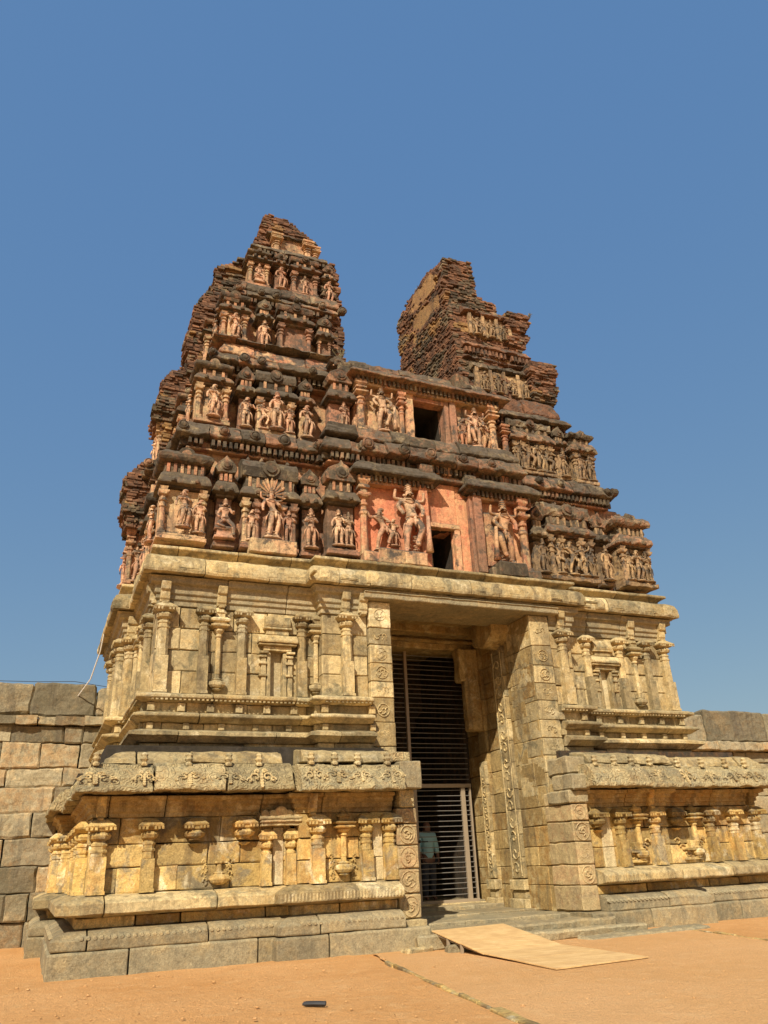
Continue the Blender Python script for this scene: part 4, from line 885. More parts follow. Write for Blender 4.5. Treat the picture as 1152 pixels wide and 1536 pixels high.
mb = MB(); mb.box(7.8, 9.0, 18.0, 18.2, 11.3, 12.9, .2); mb.box(7.8, 7.96, 16.91, 18.0, 11.3, 12.9, .2); mb.box(8.86, 8.975, 16.3, 18, 11.3, 12.9, .2); mb.box(7.8, 9.0, 16.26, 18, 12.655, 12.9, .2); mb.box(7.8, 9.0, 16.9, 18, 11.2, 11.5, .2); part(mb, 'window_recess', 'dim')  # recess of the upper window, its shade painted in as colour
mb = MB(); mb.box(7.72, 7.94, 15.98, 16.4, 11.35, 12.85, .3); part(mb, 'window_pillar', 'cream', bevel=.015, sub=.12, erode=.015)
mb = MB(); mb.box(8.86, 9.0, 16.0, 16.4, 11.35, 12.8, .3); mb.box(9.02, 9.2, 15.95, 16.4, 11.35, 12.8, .7); part(mb, 'window_pillar', 'tan', bevel=.015, sub=.12, erode=.015)
mb = MB(); mb.box(7.9, 8.9, 16.0, 16.3, 12.62, 12.75, .3); part(mb, 'window_lintel', 'pink', bevel=.01, sub=.12, erode=.012)
colp(6.42, 15.98, 11.4, 12.85, .10, 'cream'); colp(7.58, 16.0, 11.4, 12.75, .07, 'pink'); colp(10.3, 15.98, 11.4, 12.85, .10, 'cream'); colp(10.75, 16.1, 11.4, 12.4, .08, 'pink')
statue('guard', 'statue', 7.0, 15.95, 11.45, 1.4, wx=1.05, label='four armed guardian statue left of the upper window'); statue('guard', 'statue', 9.75, 15.95, 11.45, 1.3, wx=1.05, flip=-1, label='four armed guardian statue right of the upper window'); statue('boy', 'pink', 9.4, 16.0, 11.45, .95); statue('lady', 'pink', 10.05, 16.02, 11.45, .95)
baycor(6.3, 10.55, 15.9, 12.98, 13.25)
slab([(6.4, 16.6), (6.4, 16.1), (10.5, 16.1), (10.5, 16.6)], 13.25, 13.42, .06, 'bay_plinth'); slab([(6.25, 16.6), (6.25, 16.25), (10.3, 16.25), (10.3, 16.6)], 13.42, 13.78, .08, 'bay_roof', js=.7)
mb = MB(); mb.box(6.3, 10.4, 16.3, 17.2, 13.2, 13.7, .3); mb.box(5.9, 6.3, 16.1, 16.8, 12.9, 13.5, .3, .05); mb.box(9.3, 9.75, 15.95, 16.4, 13.3, 13.75, .7, .03); part(mb, 'rubble', 'lichen', bevel=.04, sub=.1, erode=.05)
for x in (6.0,): shrine('panjara', 5.75, 6.15, 13.1, 13.3, 13.4, 13.75, 16.3, ('cream', 'lichen', 'statue'))
dentils([(2.6, 22), (2.6, 18.5), (2.95, 18.5), (2.95, 16.75), (5.9, 16.75)], 12.88, 13.06, .16); dentils([(10.5, 16.75), (13.2, 16.75), (13.2, 18.5)], 12.8, 13.0, .16, mat='brick')
c2 = [(2.45, 22), (2.45, 18.5), (2.8, 18.5), (2.8, 16.5), (5.9, 16.5)]; c2r = [(10.4, 16.5), (13.2, 16.5), (13.2, 18.5), (13.5, 18.5), (13.5, 22)]
slab(c2, 13.06, 13.4, .1); kudus(c2, 13.22, .12, .6, .11); slab(c2r, 13.0, 13.3, .1); slab([(a+.1, b+.15) for a, b in c2], 13.42, 13.9, .0, 'storey_plinth', 'pink', js=1.5); slab([(a+.05, b+.2) for a, b in c2], 13.9, 14.05, .1, 'storey_plinth')
slab([(a-.1, b+.15) for a, b in c2r], 13.3, 13.95, .0, 'storey_plinth', 'brick', js=1.5)
shrine('shala', 11.15, 12.5, 11.15, 12.15, 12.5, 13.0, 16.35, OLD, [('stand', .15, 11.3, .95), ('guard', .38, 11.3, 1.05), ('lady', .62, 11.3, 1.0), ('war', .85, 11.3, .95)], er=.035)
shrine('panjara', 12.65, 13.0, 11.15, 12.2, 12.45, 12.9, 16.4, OLD, [('anjali', .5, 11.25, .95, 1, 16.34)], er=.03)
shrine('kuta', 13.2, 13.95, 11.1, 12.1, 12.45, 12.95, 16.35, OLD, [('stand', .3, 11.27, .9), ('stand', .75, 11.27, .9)], er=.035, depth=.8)
# --- third storey, split in two peaks
mb = MB(); mb.box(3.35, 6.1, 17.35, 23, 13.3, 15.75, .4); mb.box(2.9, 3.4, 18.3, 22, 13.3, 15.5, .4); mb.box(5.9, 10.3, 17.2, 22, 12.8, 13.6, .3); part(mb, 'storey_wall', 'pink', bevel=.04, sub=.2, erode=.03, efreq=2)
shrine('kuta', 2.92, 3.62, 13.95, 14.9, 15.15, 15.7, 16.85, ('cream', 'lichen', 'statue'), [('lady', .5, 14.1, .85, 1, 16.82)], depth=.7)
shrine('panjara', 3.92, 4.26, 13.95, 14.9, 15.15, 15.65, 16.95, PK, [('stand', .5, 14.05, .9, 1, 16.9)])
shrine('shala', 4.48, 5.42, 13.98, 14.95, 15.22, 15.75, 16.9, PK)
shrine('panjara', 5.62, 6.0, 13.95, 14.7, 15.0, 15.5, 16.95, PK)
dentils([(3.2, 22), (3.2, 18.3), (3.5, 18.3), (3.5, 17.3), (6.15, 17.3)], 15.6, 15.76, .16, .12)
c3 = [(3.15, 22), (3.15, 18.3), (3.4, 18.3), (3.4, 17.15), (6.25, 17.15)]
slab(c3, 15.78, 16.05, .1); kudus(c3, 15.95, .12, .55, .10); slab([(a+.08, b+.1) for a, b in c3], 16.05, 16.5, .08)
# --- fourth storey, left peak
mb = MB(); mb.box(3.95, 6.2, 17.85, 22.5, 16.2, 18.0, .4); mb.box(3.6, 4.1, 18.7, 20, 16.2, 17.0, .4); part(mb, 'storey_wall', 'pink', bevel=.04, sub=.2, erode=.03, efreq=2)
shrine('kuta', 3.72, 4.32, 16.45, 17.35, 17.55, 17.9, 17.45, ('cream', 'lichen', 'statue'), [('seat', .5, 16.6, .7, 1, 17.42)], depth=.6)
shrine('panjara', 4.5, 4.82, 16.5, 17.4, 17.6, 17.95, 17.5, PK, [('lady', .5, 16.6, .85, 1, 17.45)])
shrine('shala', 5.0, 5.8, 16.45, 17.35, 17.6, 18.05, 17.45, PK, [('stand', .5, 16.6, .7)])
shrine('panjara', 5.98, 6.28, 16.4, 17.25, 17.5, 17.9, 17.5, ('cream', 'lichen', 'statue'), [('lady', .5, 16.5, .85, 1, 17.45)])
c4 = [(3.9, 22), (3.9, 17.75), (6.2, 17.75)]
dentils([(4.1, 21), (4.1, 17.85), (6.15, 17.85)], 17.98, 18.12, .14, .11); slab(c4, 18.12, 18.4, .08)
# --- top of the left peak
mb = MB(); mb.box(4.6, 6.05, 18.3, 21, 18.2, 19.35, .4); part(mb, 'storey_wall', 'pink', bevel=.03, sub=.15, erode=.03, efreq=2)
for x in (4.72, 5.72): colp(x, 18.25, 18.45, 19.3, .11, 'cream')
colp(5.98, 18.28, 18.4, 19.2, .09, 'cream')
slab([(4.5, 20), (4.5, 18.25), (6.05, 18.25)], 19.28, 19.5, .06, js=.6); slab([(4.55, 20), (4.55, 18.35), (5.75, 18.35)], 19.5, 19.7, .0, 'storey_cornice', 'brick', js=.5)
# ================================================================ RUINED BRICKWORK
def bricks(name, profile, mat='brick', bl=.22, bh=.06, lab=None, jit=.022, dep=.18, skip=.04, faces='flr', skew=0., big=.13):
    """brick skin over a mass: profile = list of (z, x0, x1, y0, y1) levels, interpolated course by course; the left face may run askew"""
    mb = MB(); z = profile[0][0]; i = 0; sd = rnd.uniform(0, 40); zp = 0
    while z < profile[-1][0]:
        while i < len(profile)-2 and z > profile[i+1][0]: i += 1
        a, b = profile[i], profile[i+1]; t = max(0, min(1, (z-a[0])/max(1e-6, b[0]-a[0])))
        x0, x1, y0, y1 = [a[k]+(b[k]-a[k])*t for k in (1, 2, 3, 4)]
        h = bh*rnd.uniform(.8, 1.25)
        zp -= 1; cj = cj if zp > 0 else rnd.uniform(-jit, jit)*1.6
        if zp <= 0: zp = rnd.choice((1, 2, 3, 5))
        xs = skew*(y1-y0)
        mb.mi = 0; mb.add([(x0+.09, y0+.09, z), (x1-.09, y0+.09, z), (x1-.09, y1-.05, z), (x0+.09-xs, y1-.05, z), (x0+.09, y0+.09, z+h), (x1-.09, y0+.09, z+h), (x1-.09, y1-.05, z+h), (x0+.09-xs, y1-.05, z+h)],
               [(3, 2, 1, 0), (4, 5, 6, 7), (0, 1, 5, 4), (1, 2, 6, 5), (2, 3, 7, 6), (3, 0, 4, 7)], .1)
        def row(ax, c0, c1, f, s, left=False):
            q = c0+rnd.uniform(-.12, 0)
            while q < c1:
                L = bl*rnd.uniform(.5, 1.2)
                nz = noise.noise(Vector((q*1.1+sd, z*1.4, c0+f))); n2 = noise.noise(Vector((q*3.1+sd, z*3.4, 5)))
                if rnd.random() > skip and n2 > -.55:
                    o = cj+rnd.uniform(-jit, jit)*.6+big*nz+.06*n2; J = .009
                    ff = f-(skew*(q-c0) if left else 0)
                    mb.mi = 1 if noise.noise(Vector((q*.9, z*1.1, sd))) > .12 else (2 if noise.noise(Vector((q*1.3, z*1.9, sd+9))) > .3 else 0)
                    if ax == 'x': mb.box(q, min(q+L-.006, c1+.03), ff+s*o-dep/2, ff+s*o+dep/2, z+.002, z+h-.004, None, J)
                    else: mb.box(ff+s*o-dep/2, ff+s*o+dep/2, q, min(q+L-.006, c1+.03), z+.002, z+h-.004, None, J)
                q += L
        if 'f' in faces: row('x', x0, x1, y0, 1)
        if 'l' in faces: row('y', y0, y1, x0, 1, True)
        if 'r' in faces: row('y', y0, y0+1.2, x1, 1)
        z += h
    return part(mb, name, [mat, 'lichen', 'ochre'], label=lab)
# right peak
def prof(z): return z
bricks('broken_brickwork', [(13.4, 10.35, 13.2, 17.05, 19.9), (14.2, 10.3, 13.15, 17.1, 19.8), (15.2, 10.25, 12.8, 17.3, 19.8), (15.9, 10.2, 12.6, 17.35, 19.9), (16.6, 10.15, 12.4, 17.5, 19.95), (17.4, 10.15, 12.1, 17.5, 20.0)], lab='broken dark brickwork of the right peak', skew=.2, jit=.035)
bricks('broken_brickwork', [(17.4, 10.15, 11.95, 17.5, 20.0), (17.9, 10.15, 11.8, 17.5, 20.0), (18.05, 10.15, 11.2, 17.55, 20.0), (18.45, 10.15, 11.15, 17.55, 20.1), (18.9, 10.15, 11.12, 17.55, 20.0), (19.15, 10.17, 11.1, 17.6, 19.4), (19.35, 10.2, 11.05, 17.6, 18.7), (19.55, 10.3, 11.0, 17.6, 18.2)], lab='jagged brick summit of the right peak', skew=.2, jit=.035)
def askew(Y, z, o): return (10.15-.2*(Y-17.5)-o, Y, z)
for pts in ([(19.3, 16.8), (19.1, 18.15), (17.78, 18.12), (17.82, 17.4), (18.4, 16.9)], [(19.3, 18.35), (19.1, 19.0), (18.1, 19.2), (18.0, 18.5), (18.9, 18.3)]):
    mb = MB(); n = len(pts); mb.add([askew(a, b, .10) for a, b in pts]+[askew(a, b, -.1) for a, b in pts], [tuple(range(n))]+[tuple(range(2*n-1, n-1, -1))]+[(k, k+n, (k+1) % n+n, (k+1) % n) for k in range(n)], .5)
    part(mb, 'plaster_panel', 'ochre', sub=.1, erode=.03)
# weathered storeys of the right peak
def relics(x0, x1, y, z0, z1, figs, er=.04):
    mb = MB(); mb.box(x0, x1, y+.1, y+.6, z0, z1, .4); part(mb, 'storey_wall', 'statue_old', bevel=.03, sub=.12, erode=.04)
    n = max(2, int((x1-x0)/.42))
    for i in range(n):
        x = x0+(x1-x0)*(i+.5)/n
        statue(rnd.choice(['stand', 'lady', 'anjali', 'tri', 'war', 'boy']), 'statue_old', x, y, z0, (z1-z0)*rnd.uniform(.72, .92), wx=1.3)
    mb = MB()
    for i in range(n+1): mb.box(x0+(x1-x0)*i/n-.05, x0+(x1-x0)*i/n+.05, y-.0, y+.15, z0, z1, None, .015)
    part(mb, 'pilaster', 'statue_old', bevel=.015, sub=.1, erode=.02)
relics(10.6, 13.0, 16.9, 14.1, 14.9, 1)
slab([(10.5, 17.05), (12.9, 17.05), (12.9, 18.5)], 14.9, 15.2, .12, er=.05, js=.6)
bricks('shrine_ruin', [(14.05, 12.5, 13.2, 16.9, 17.8), (14.8, 12.5, 13.25, 16.85, 17.8), (15.0, 12.45, 13.3, 16.8, 17.8), (15.4, 12.6, 13.2, 16.95, 17.7), (15.5, 12.6, 13.3, 16.9, 17.7)], jit=.05)
dentils([(10.4, 17.25), (12.7, 17.25), (12.7, 18.5)], 15.52, 15.72, .16, mat='brick')
slab([(10.3, 17.15), (12.65, 17.15), (12.65, 18.6)], 15.35, 15.52, .08, mat='brick', er=.05, js=.5); slab([(10.3, 17.2), (12.6, 17.2), (12.6, 18.6)], 15.74, 16.0, .15, mat='brick', er=.05, js=.5)
relics(10.75, 12.2, 17.22, 16.4, 17.2, 1)
slab([(10.5, 17.3), (12.2, 17.3), (12.2, 18.5)], 17.2, 17.45, .12, mat='brick', er=.06, js=.5)
bricks('shrine_ruin', [(16.3, 12.1, 12.75, 17.4, 18.3), (17.0, 12.1, 12.8, 17.35, 18.3), (17.3, 12.1, 12.9, 17.3, 18.2), (17.6, 12.3, 12.8, 17.4, 18.1)], jit=.05)
# flank rubble on the left side of every storey
for pr_, f in (([(9.25, 1.2, 2.3, 18.8, 19.7), (9.95, 1.14, 2.3, 18.75, 19.7), (10.5, 1.16, 2.3, 18.7, 19.7), (10.75, 1.3, 2.3, 18.7, 19.7), (11.0, 1.5, 2.4, 18.7, 19.7)], 0),
            ([(7.65, 1.75, 2.3, 18.9, 22), (9.3, 1.7, 2.3, 18.9, 22)], 0),
            ([(12.3, 1.68, 2.9, 18.6, 19.7), (12.7, 1.7, 2.9, 18.5, 19.7), (13.4, 1.86, 2.9, 18.5, 19.7), (13.75, 2.1, 3.0, 18.4, 19.6)], 0),
            ([(11.0, 1.95, 2.9, 18.7, 19.6), (12.4, 1.9, 2.9, 18.7, 19.6)], 0),
            ([(13.7, 2.36, 3.5, 18.3, 19.6), (14.9, 2.4, 3.5, 18.4, 19.6), (15.6, 2.5, 3.5, 18.3, 19.6), (16.1, 2.62, 3.6, 18.2, 19.6), (16.5, 2.8, 3.7, 18.2, 19.6)], 0),
            ([(16.4, 3.02, 4.2, 18.4, 19.6), (17.3, 3.0, 4.2, 18.4, 19.6), (17.5, 3.0, 4.2, 18.3, 19.6), (17.7, 3.35, 4.3, 18.3, 19.4), (18.0, 3.85, 4.4, 18.2, 19.3), (18.25, 4.1, 4.6, 18.2, 19.3)], 0),
            ([(18.2, 4.2, 5.9, 18.6, 19.4), (19.3, 4.25, 5.9, 18.6, 19.3), (19.6, 4.38, 5.6, 18.5, 19.0), (20.0, 4.42, 5.3, 18.45, 18.9), (20.2, 4.5, 4.9, 18.4, 18.7)], 0),
            ([(19.5, 4.55, 5.95, 18.4, 20), (19.75, 4.7, 5.6, 18.42, 19.5), (20.0, 4.6, 5.1, 18.45, 19.3)], 0)):
    bricks('broken_brickwork', pr_, jit=.03)
# cream wall panels and figures on the projecting flank bays
for (xa, za, zb_, yy) in ((1.30, 7.75, 9.25, 18.95), (1.76, 11.1, 12.3, 18.75), (3.08, 16.5, 17.2, 18.5)):
    mb = MB(); mb.box(xa, xa+.6, yy+.12, yy+.8, za, zb_, .6, .01); mb.box(xa-.04, xa+.6, yy, yy+.8, za, za+.12, .4, .01); part(mb, 'storey_wall', 'cream', bevel=.02, sub=.12, erode=.03)
    for q in (.05, .45): colp(xa+q, yy+.06, za+.1, zb_, .07, 'cream')
    statue('lady', 'statue', xa+.25, yy+.06, za+.18, (zb_-za)*.72); statue('stand', 'statue', xa-.02, yy+.5, za+.18, (zb_-za)*.72, side=1)
# right flank
for pr_ in ([(7.7, 14.0, 14.75, 16.6, 18), (9.8, 14.0, 14.6, 16.7, 18), (10.3, 13.8, 14.4, 16.6, 18)], [(10.9, 13.3, 13.95, 17.1, 18.6), (12.4, 13.2, 13.9, 17.1, 18.6), (13.0, 13.0, 13.6, 17.1, 18.5)]):
    bricks('broken_brickwork', pr_, jit=.05)
# edge of the left peak towards the gap
bricks('broken_brickwork', [(13.3, 5.9, 6.35, 17.1, 18.5), (15.0, 5.95, 6.3, 17.3, 18.5), (15.8, 6.0, 6.4, 17.4, 18.5), (17.9, 6.0, 6.4, 17.9, 19), (18.4, 5.9, 6.35, 18.0, 19)], jit=.06)
# left flank: projecting shrines seen edge on, with figures
for (X, yy, z0, zf, zc, zr, nm) in ((1.62, 17.75, 7.75, 9.0, 9.35, 10.1, 'lady'), (2.15, 17.6, 11.05, 12.1, 12.4, 12.9, 'stand'), (2.72, 17.8, 13.95, 14.9, 15.1, 15.6, 'lady')):
    shrine('kuta', 0, .8, z0, zf, zc, zr, 0, ('cream', 'lichen', 'statue'), [(nm, .25, z0+.2, zf-z0-.3), ('stand', .7, z0+.2, zf-z0-.3)], side=1, org=(X, yy+1.0))
    shrine('panjara', 0, .6, z0, zf, zc, zr, 0, ('cream', 'lichen', 'statue'), [('stand', .5, z0+.2, zf-z0-.3)], side=1, org=(X+.25, yy-.35))
for (X, yy, z0) in ((1.62, 16.6, 7.78), (2.32, 17.0, 11.08), (2.92, 17.4, 13.95)): statue('lady', 'statue', X-.05, yy, z0+.25, .95, side=1)
# ================================================================ BOUNDARY WALLS
def bwall(name, label, x0, x1, y, zs, cop, top, mats):
    t = thing(name, ((x0+x1)/2, y, 0), label, 'wall', 'rubble boundary walls joining the gateway'); lo = (-(x0+x1)/2, -y, 0)
    mb = MB()
    for z0, z1 in zip(zs[:-1], zs[1:]):
        x = x0-rnd.uniform(0, .6)
        while x < x1:
            L = rnd.uniform(.45, 1.5); e = min(x+L, x1); s_ = rnd.uniform(-.05, .05) if rnd.random() < .4 else 0
            mb.block(x+.006, e-.006, z0+.006, z1-.006, y+rnd.uniform(-.03, .03), y+.5, None, .035, .02); x = e
    mb.build('wall_courses', mats[0], t, loc=lo, sub=.12, erode=.03, efreq=2.5)
    mb = MB(); x = x0
    while x < x1:
        L = rnd.uniform(.35, .75) if cop[3] else rnd.uniform(1.2, 2.6); e = min(x+L, x1); mb.box(x+.008, e-.008, y-cop[2]+rnd.uniform(-.03, .03), y+.6, cop[0]+rnd.uniform(-.02, .02), cop[1]+rnd.uniform(-.03, .03), None, .015); x = e
    mb.build('coping', mats[1], t, loc=lo, bevel=.025, sub=.12, erode=.03)
    mb = MB()
    for i, (a, b, zt, tn) in enumerate(top): mb.box(a+.01, b-.01, y+.02+rnd.uniform(-.03, .03), y+.6, cop[1]+.02, zt, tn, .03)
    mb.build('top_stones', mats[1], t, loc=lo, bevel=.06, sub=.1, erode=.045, efreq=2)
    mb = MB(); mb.box(x0, x1, y+.3, y+1.0, 0, cop[0]+.1); mb.build('wall_core', 'dim', t, loc=lo)
    return t
bwall('boundary_wall', 'rough granite block wall joining the left flank of the gateway', -6.5, 1.45, 22.0, [-.05, .5, 1.1, 1.65, 2.3, 2.85, 3.45, 3.9, 4.5, 4.93], (4.95, 5.16, .16, 1),
      [(-6.5, -4.6, 5.95, .3), (-4.6, -2.6, 6.0, .6), (-2.6, -.45, 5.98, .25), (-.45, 1.1, 6.03, .93), (1.1, 1.45, 5.95, .4)], ('wallstone', 'wallstone'))
bwall('boundary_wall', 'grey rounded block wall running off beyond the right flank', 14.9, 30.0, 22.0, [-.05, .6, 1.2, 1.8, 2.4, 3.0, 3.6, 4.1, 4.5], (4.52, 4.82, .30, 0),
      [(14.9, 16.6, 5.7, .3), (16.6, 18.7, 5.75, .5), (18.7, 20.3, 5.72, .6), (20.3, 21.7, 5.8, .35), (21.7, 24.6, 5.95, .9), (24.6, 25.4, 5.9, .2), (25.4, 27.5, 5.8, .5), (27.5, 30, 5.8, .3)], ('granite_grey', 'wallstone'))
# ================================================================ DOORSTEP, RAMP, SMALL THINGS
def slabthing(name, label, x0, x1, y0, y1, z0, z1, m='granite_grey', rot=0., j=.02, cat='step'):
    mb = MB(); a, b = (x1-x0)/2, (y1-y0)/2; mb.box(-a, a, -b, b, 0, z1-z0, None, j)
    o = mb.build(name, m, None, loc=((x0+x1)/2, (y0+y1)/2, z0), rot=rot, bevel=.035, sub=.1, erode=.022, efreq=3); return tag(o, label, cat)
slabthing('threshold_slab', 'broad grey stone threshold in front of the gate, under the top of the ramp', 6.9, 10.6, 14.02, 14.88, -.03, .27)
slabthing('stone_step', 'dark worn stone step right of the wooden ramp', 8.5, 11.0, 13.62, 14.0, -.03, .16, j=.03)
slabthing('stone_step', 'low flat slab sunk in the sand, lowest step right of the ramp', 9.3, 12.2, 13.2, 13.6, -.06, .045, j=.03, rot=R(3))
slabthing('loose_stone', 'squarish loose stone wedged between pier and ramp', 6.28, 6.85, 13.75, 14.05, -.02, .22, 'granite_grey', j=.04, cat='stone')
slabthing('loose_stone', 'flat loose stone lying under the raised ramp edge', 6.55, 7.05, 13.15, 13.45, -.03, .1, 'granite_grey', rot=R(-12), j=.03, cat='stone')
slabthing('loose_stone', 'low rounded stone at the foot of the plinth beside the ramp', 5.95, 6.5, 13.65, 13.95, -.05, .07, 'granite', rot=R(8), j=.03, cat='stone')
ra = thing('wooden_ramp', (7.4, 12.1, 0), 'yellow plywood ramp sloping from the gate down to the sand', 'ramp')
LE = [Vector(p) for p in ((6.58, 13.92, .29), (6.7, 12.3, .05), (6.62, 10.18, .026))]; RE = [Vector(p) for p in ((8.2, 14.2, .29), (8.27, 12.5, .05), (8.29, 10.36, .026))]; o3 = Vector((-7.4, -12.1, 0))
def onl(P, t): return P[0].lerp(P[1], t/.42) if t < .42 else P[1].lerp(P[2], (t-.42)/.58)
for t0, t1 in ((0, .24), (.24, .42), (.42, .7), (.7, 1.)):
    mb = MB(); up = Vector((0, 0, .02)); q = [onl(LE, t0+.0012), onl(RE, t0+.0012), onl(RE, t1-.0012), onl(LE, t1-.0012)]
    q = [p+Vector((rnd.uniform(-.012, .012), 0, rnd.uniform(-.002, .003))) for p in q]
    mb.add(q+[p-up for p in q], [(0, 1, 2, 3), (7, 6, 5, 4), (0, 4, 5, 1), (1, 5, 6, 2), (2, 6, 7, 3), (3, 7, 4, 0)]); mb.build('board', 'ply', ra, loc=tuple(o3), bevel=.002)
for k in (.03, .5, .97):
    a, b = LE[0].lerp(RE[0], k)+Vector((0, -.03, -.05)), LE[1].lerp(RE[1], k)+Vector((0, 0, -.035))
    mb = MB(); mb.tube([a, b], [.03, .015], 4); mb.build('bearer', 'gate', ra, loc=tuple(o3))
for t in (.13, .24):
    p = onl(LE, t)+Vector((.03, 0, -.02)); mb = MB(); mb.box(p.x-.02, p.x+.02, p.y-.025, p.y+.025, -.02, p.z); mb.build('leg', 'gate', ra, loc=tuple(o3))
# ribbed black rubber bar
mb = MB()
for k in range(4): mb.tube([(-.135+.004*k, -.03+.02*k, .018+.008*(k % 2)), (0, -.034+.02*k, .022+.008*(k % 2)), (.135-.006*k, -.03+.02*k, .018+.008*(k % 2))], .015, 8)
mb.box(-.12, .12, -.03, .03, .0, .02); o = mb.build('rubber_strip', 'rubber', None, loc=(3.08, 9.6, .0), rot=R(-38), bevel=.003); tag(o, 'short ribbed black rubber strip lying on the sand', 'strip')
# flush stone kerb lines
def kerb(pts, w_, label):
    mb = MB()
    for (a, b), (c, d) in zip(pts[:-1], pts[1:]):
        L = math.hypot(c-a, d-b); ux, uy = (c-a)/L, (d-b)/L; s_ = 0
        while s_ < L-.05:
            e = min(L, s_+rnd.uniform(.5, 1.0)); m0 = Matrix(((ux, -uy, 0, a), (uy, ux, 0, b), (0, 0, 1, 0), (0, 0, 0, 1))); mb.x = m0
            mb.box(s_, e-.01, -w_/2+rnd.uniform(-.01, .01), w_/2+rnd.uniform(-.01, .01), -.06, .012+rnd.uniform(-.008, .008), None, .006); s_ = e
    mb.x = Matrix.Identity(4); o = mb.build('path_edging', 'granite_warm', None, bevel=.01, sub=.12, erode=.01); o['kind'] = 'structure'
kerb([(5.3, 12.9), (4.9, 10.58), (4.55, 8.3)], .06, ''); kerb([(4.55, 8.2), (4.3, 6.6), (3.2, -2)], .13, '')
kerb([(12.05, 14.3), (11.15, 10.95), (9.5, -2)], .07, '')
# pebbles
pm = []
for i in range(5):
    mb = MB(); r = 1; mb.lathe([(.01, 0), (.8, .1), (1, .4), (.6, .75), (.01, .85)], n=7); pm.append(mb.build('pebble', 'sand' if i % 2 else 'path', link=False, erode=.15, smooth=True))
bm = MB()
for i in range(1500):
    x, y = rnd.uniform(-1.5, 12), rnd.uniform(6.5, 14)
    if 4.3 < x < 11 and rnd.random() < .75: continue
    if 6.4 < x < 8.4 and y > 10: continue
    r = rnd.uniform(.005, .014)*(1 if rnd.random() < .93 else 2); bm.x = Matrix.Translation((x, y, -.004)) @ Matrix.Rotation(rnd.uniform(0, 6), 4, 'Z') @ Matrix.Scale(r, 4)
    bm.lathe([(.01, 0), (.9, .1), (1.1, .4), (.6, .8), (.01, .9)], n=6)
bm.x = Matrix.Identity(4); o = bm.build('gravel', 'path', None, smooth=True); o['kind'] = 'stuff'; o['label'] = 'fine loose gravel scattered over the sand'; o['category'] = 'gravel'
# white cord hanging from the side cornice
mb = MB(); mb.tube([(1.09, 19.95, 7.32), (1.02, 20.3, 6.9), (.99, 20.6, 6.55), (.86, 21.3, 6.0), (.55, 22.3, 5.6)], .016, 6); o = mb.build('white_cord', 'cord', None); tag(o, 'thin white cord stretched from the side cornice down behind the wall', 'cord')
mb = MB(); mb.tube([(-3, 22.15, 6.03), (-1.5, 22.15, 6.04), (-.4, 22.12, 6.05), (.5, 22.1, 6.09), (1.1, 22.05, 6.0), (1.4, 22.0, 5.95)], .008, 6); o = mb.build('black_cable', 'rubber', None); tag(o, 'thin black cable lying along the top of the left wall', 'cable')
# dry shrubs growing on the ruin
def shrub(x, y, z, h, label):
    mb = MB()
    for i in range(9):
        a = rnd.uniform(0, 6.28); p = Vector((0, 0, 0)); pts = [p.copy()]; d = Vector((math.cos(a)*.35, math.sin(a)*.35, 1)).normalized()
        for k in range(5): d = (d+Vector((rnd.uniform(-.4, .4), rnd.uniform(-.4, .4), rnd.uniform(-.1, .3)))*.6).normalized(); p = p+d*h/5*rnd.uniform(.5, 1.1); pts.append(p.copy())
        mb.tube(pts, .006, 4)
        for q in pts[2:]:
            for _ in range(3): e = q+Vector((rnd.uniform(-.05, .05), rnd.uniform(-.05, .05), rnd.uniform(-.02, .05))); mb.add([q, e, e+Vector((.02, 0, .015))], [(0, 1, 2)])
    o = mb.build('dry_shrub', 'twig', None, loc=(x, y, z)); tag(o, label, 'shrub', 'dry shrubs rooted on the ruin')
shrub(6.05, 16.45, 13.75, .4, 'wiry dry shrub at the left end of the low parapet between the peaks')
shrub(10.85, 18.5, 19.95, .4, 'small dry shrub on the very top of the right brick peak')
shrub(10.0, 19.3, 19.2, .35, 'dry twigs on the left shoulder of the right brick peak')
shrub(13.0, 17.2, 17.5, .2, 'tiny tuft on the right shoulder ruin below the brick peak')
# ================================================================ METAL GATE
ga = thing('metal_gate', (8.5, 18.55, .5), 'tall brown metal grille gate with horizontal rods inside the passage', 'gate'); go = (-8.5, -18.55, -.5)
def gp(name, m, *b, bev=.006):
    for q in b: mb = MB(); mb.box(*q); mb.build(name, m, ga, loc=go, bevel=bev)
gp('post', 'gate', (8.49, 8.58, 18.5, 18.58, .5, 3.05), (9.81, 9.92, 18.5, 18.58, .5, 3.05), (8.41, 8.49, 18.5, 18.58, 3.14, 6.6), (10.05, 10.09, 18.5, 18.58, .5, 3.05), (6.75, 6.83, 18.5, 18.58, .5, 6.6))
gp('rail', 'gate', (8.4, 10.1, 18.49, 18.59, 3.05, 3.14), (8.4, 10.1, 18.49, 18.59, .45, .53), (6.75, 8.4, 18.49, 18.59, 3.05, 3.14), (6.75, 8.4, 18.49, 18.59, .45, .53))
mb = MB(); mb.tube([(0, 0, 0), (1.62, 0, 0)], .010, 6, .5); RM = mb.build('bar', 'rod', link=False); mb = MB(); mb.tube([(0, 0, 0), (3.28, 0, 0)], .010, 6, .5); RL = mb.build('bar', 'rod', link=False)
z = .64
while z < 3.0: inst(RM, 'bar', ga, (8.47-8.5, 0, z-.5+rnd.uniform(-.01, .01)), 0).rotation_euler = (0, R(rnd.uniform(-.6, .6)), 0); inst(RM, 'bar', ga, (6.8-8.5, 0, z-.5), 0); z += .117
z = 3.25
while z < 6.45: inst(RL, 'bar', ga, (6.8-8.5, 0, z-.5+rnd.uniform(-.012, .012)), 0).rotation_euler = (0, R(rnd.uniform(-.35, .35)), 0); z += .125
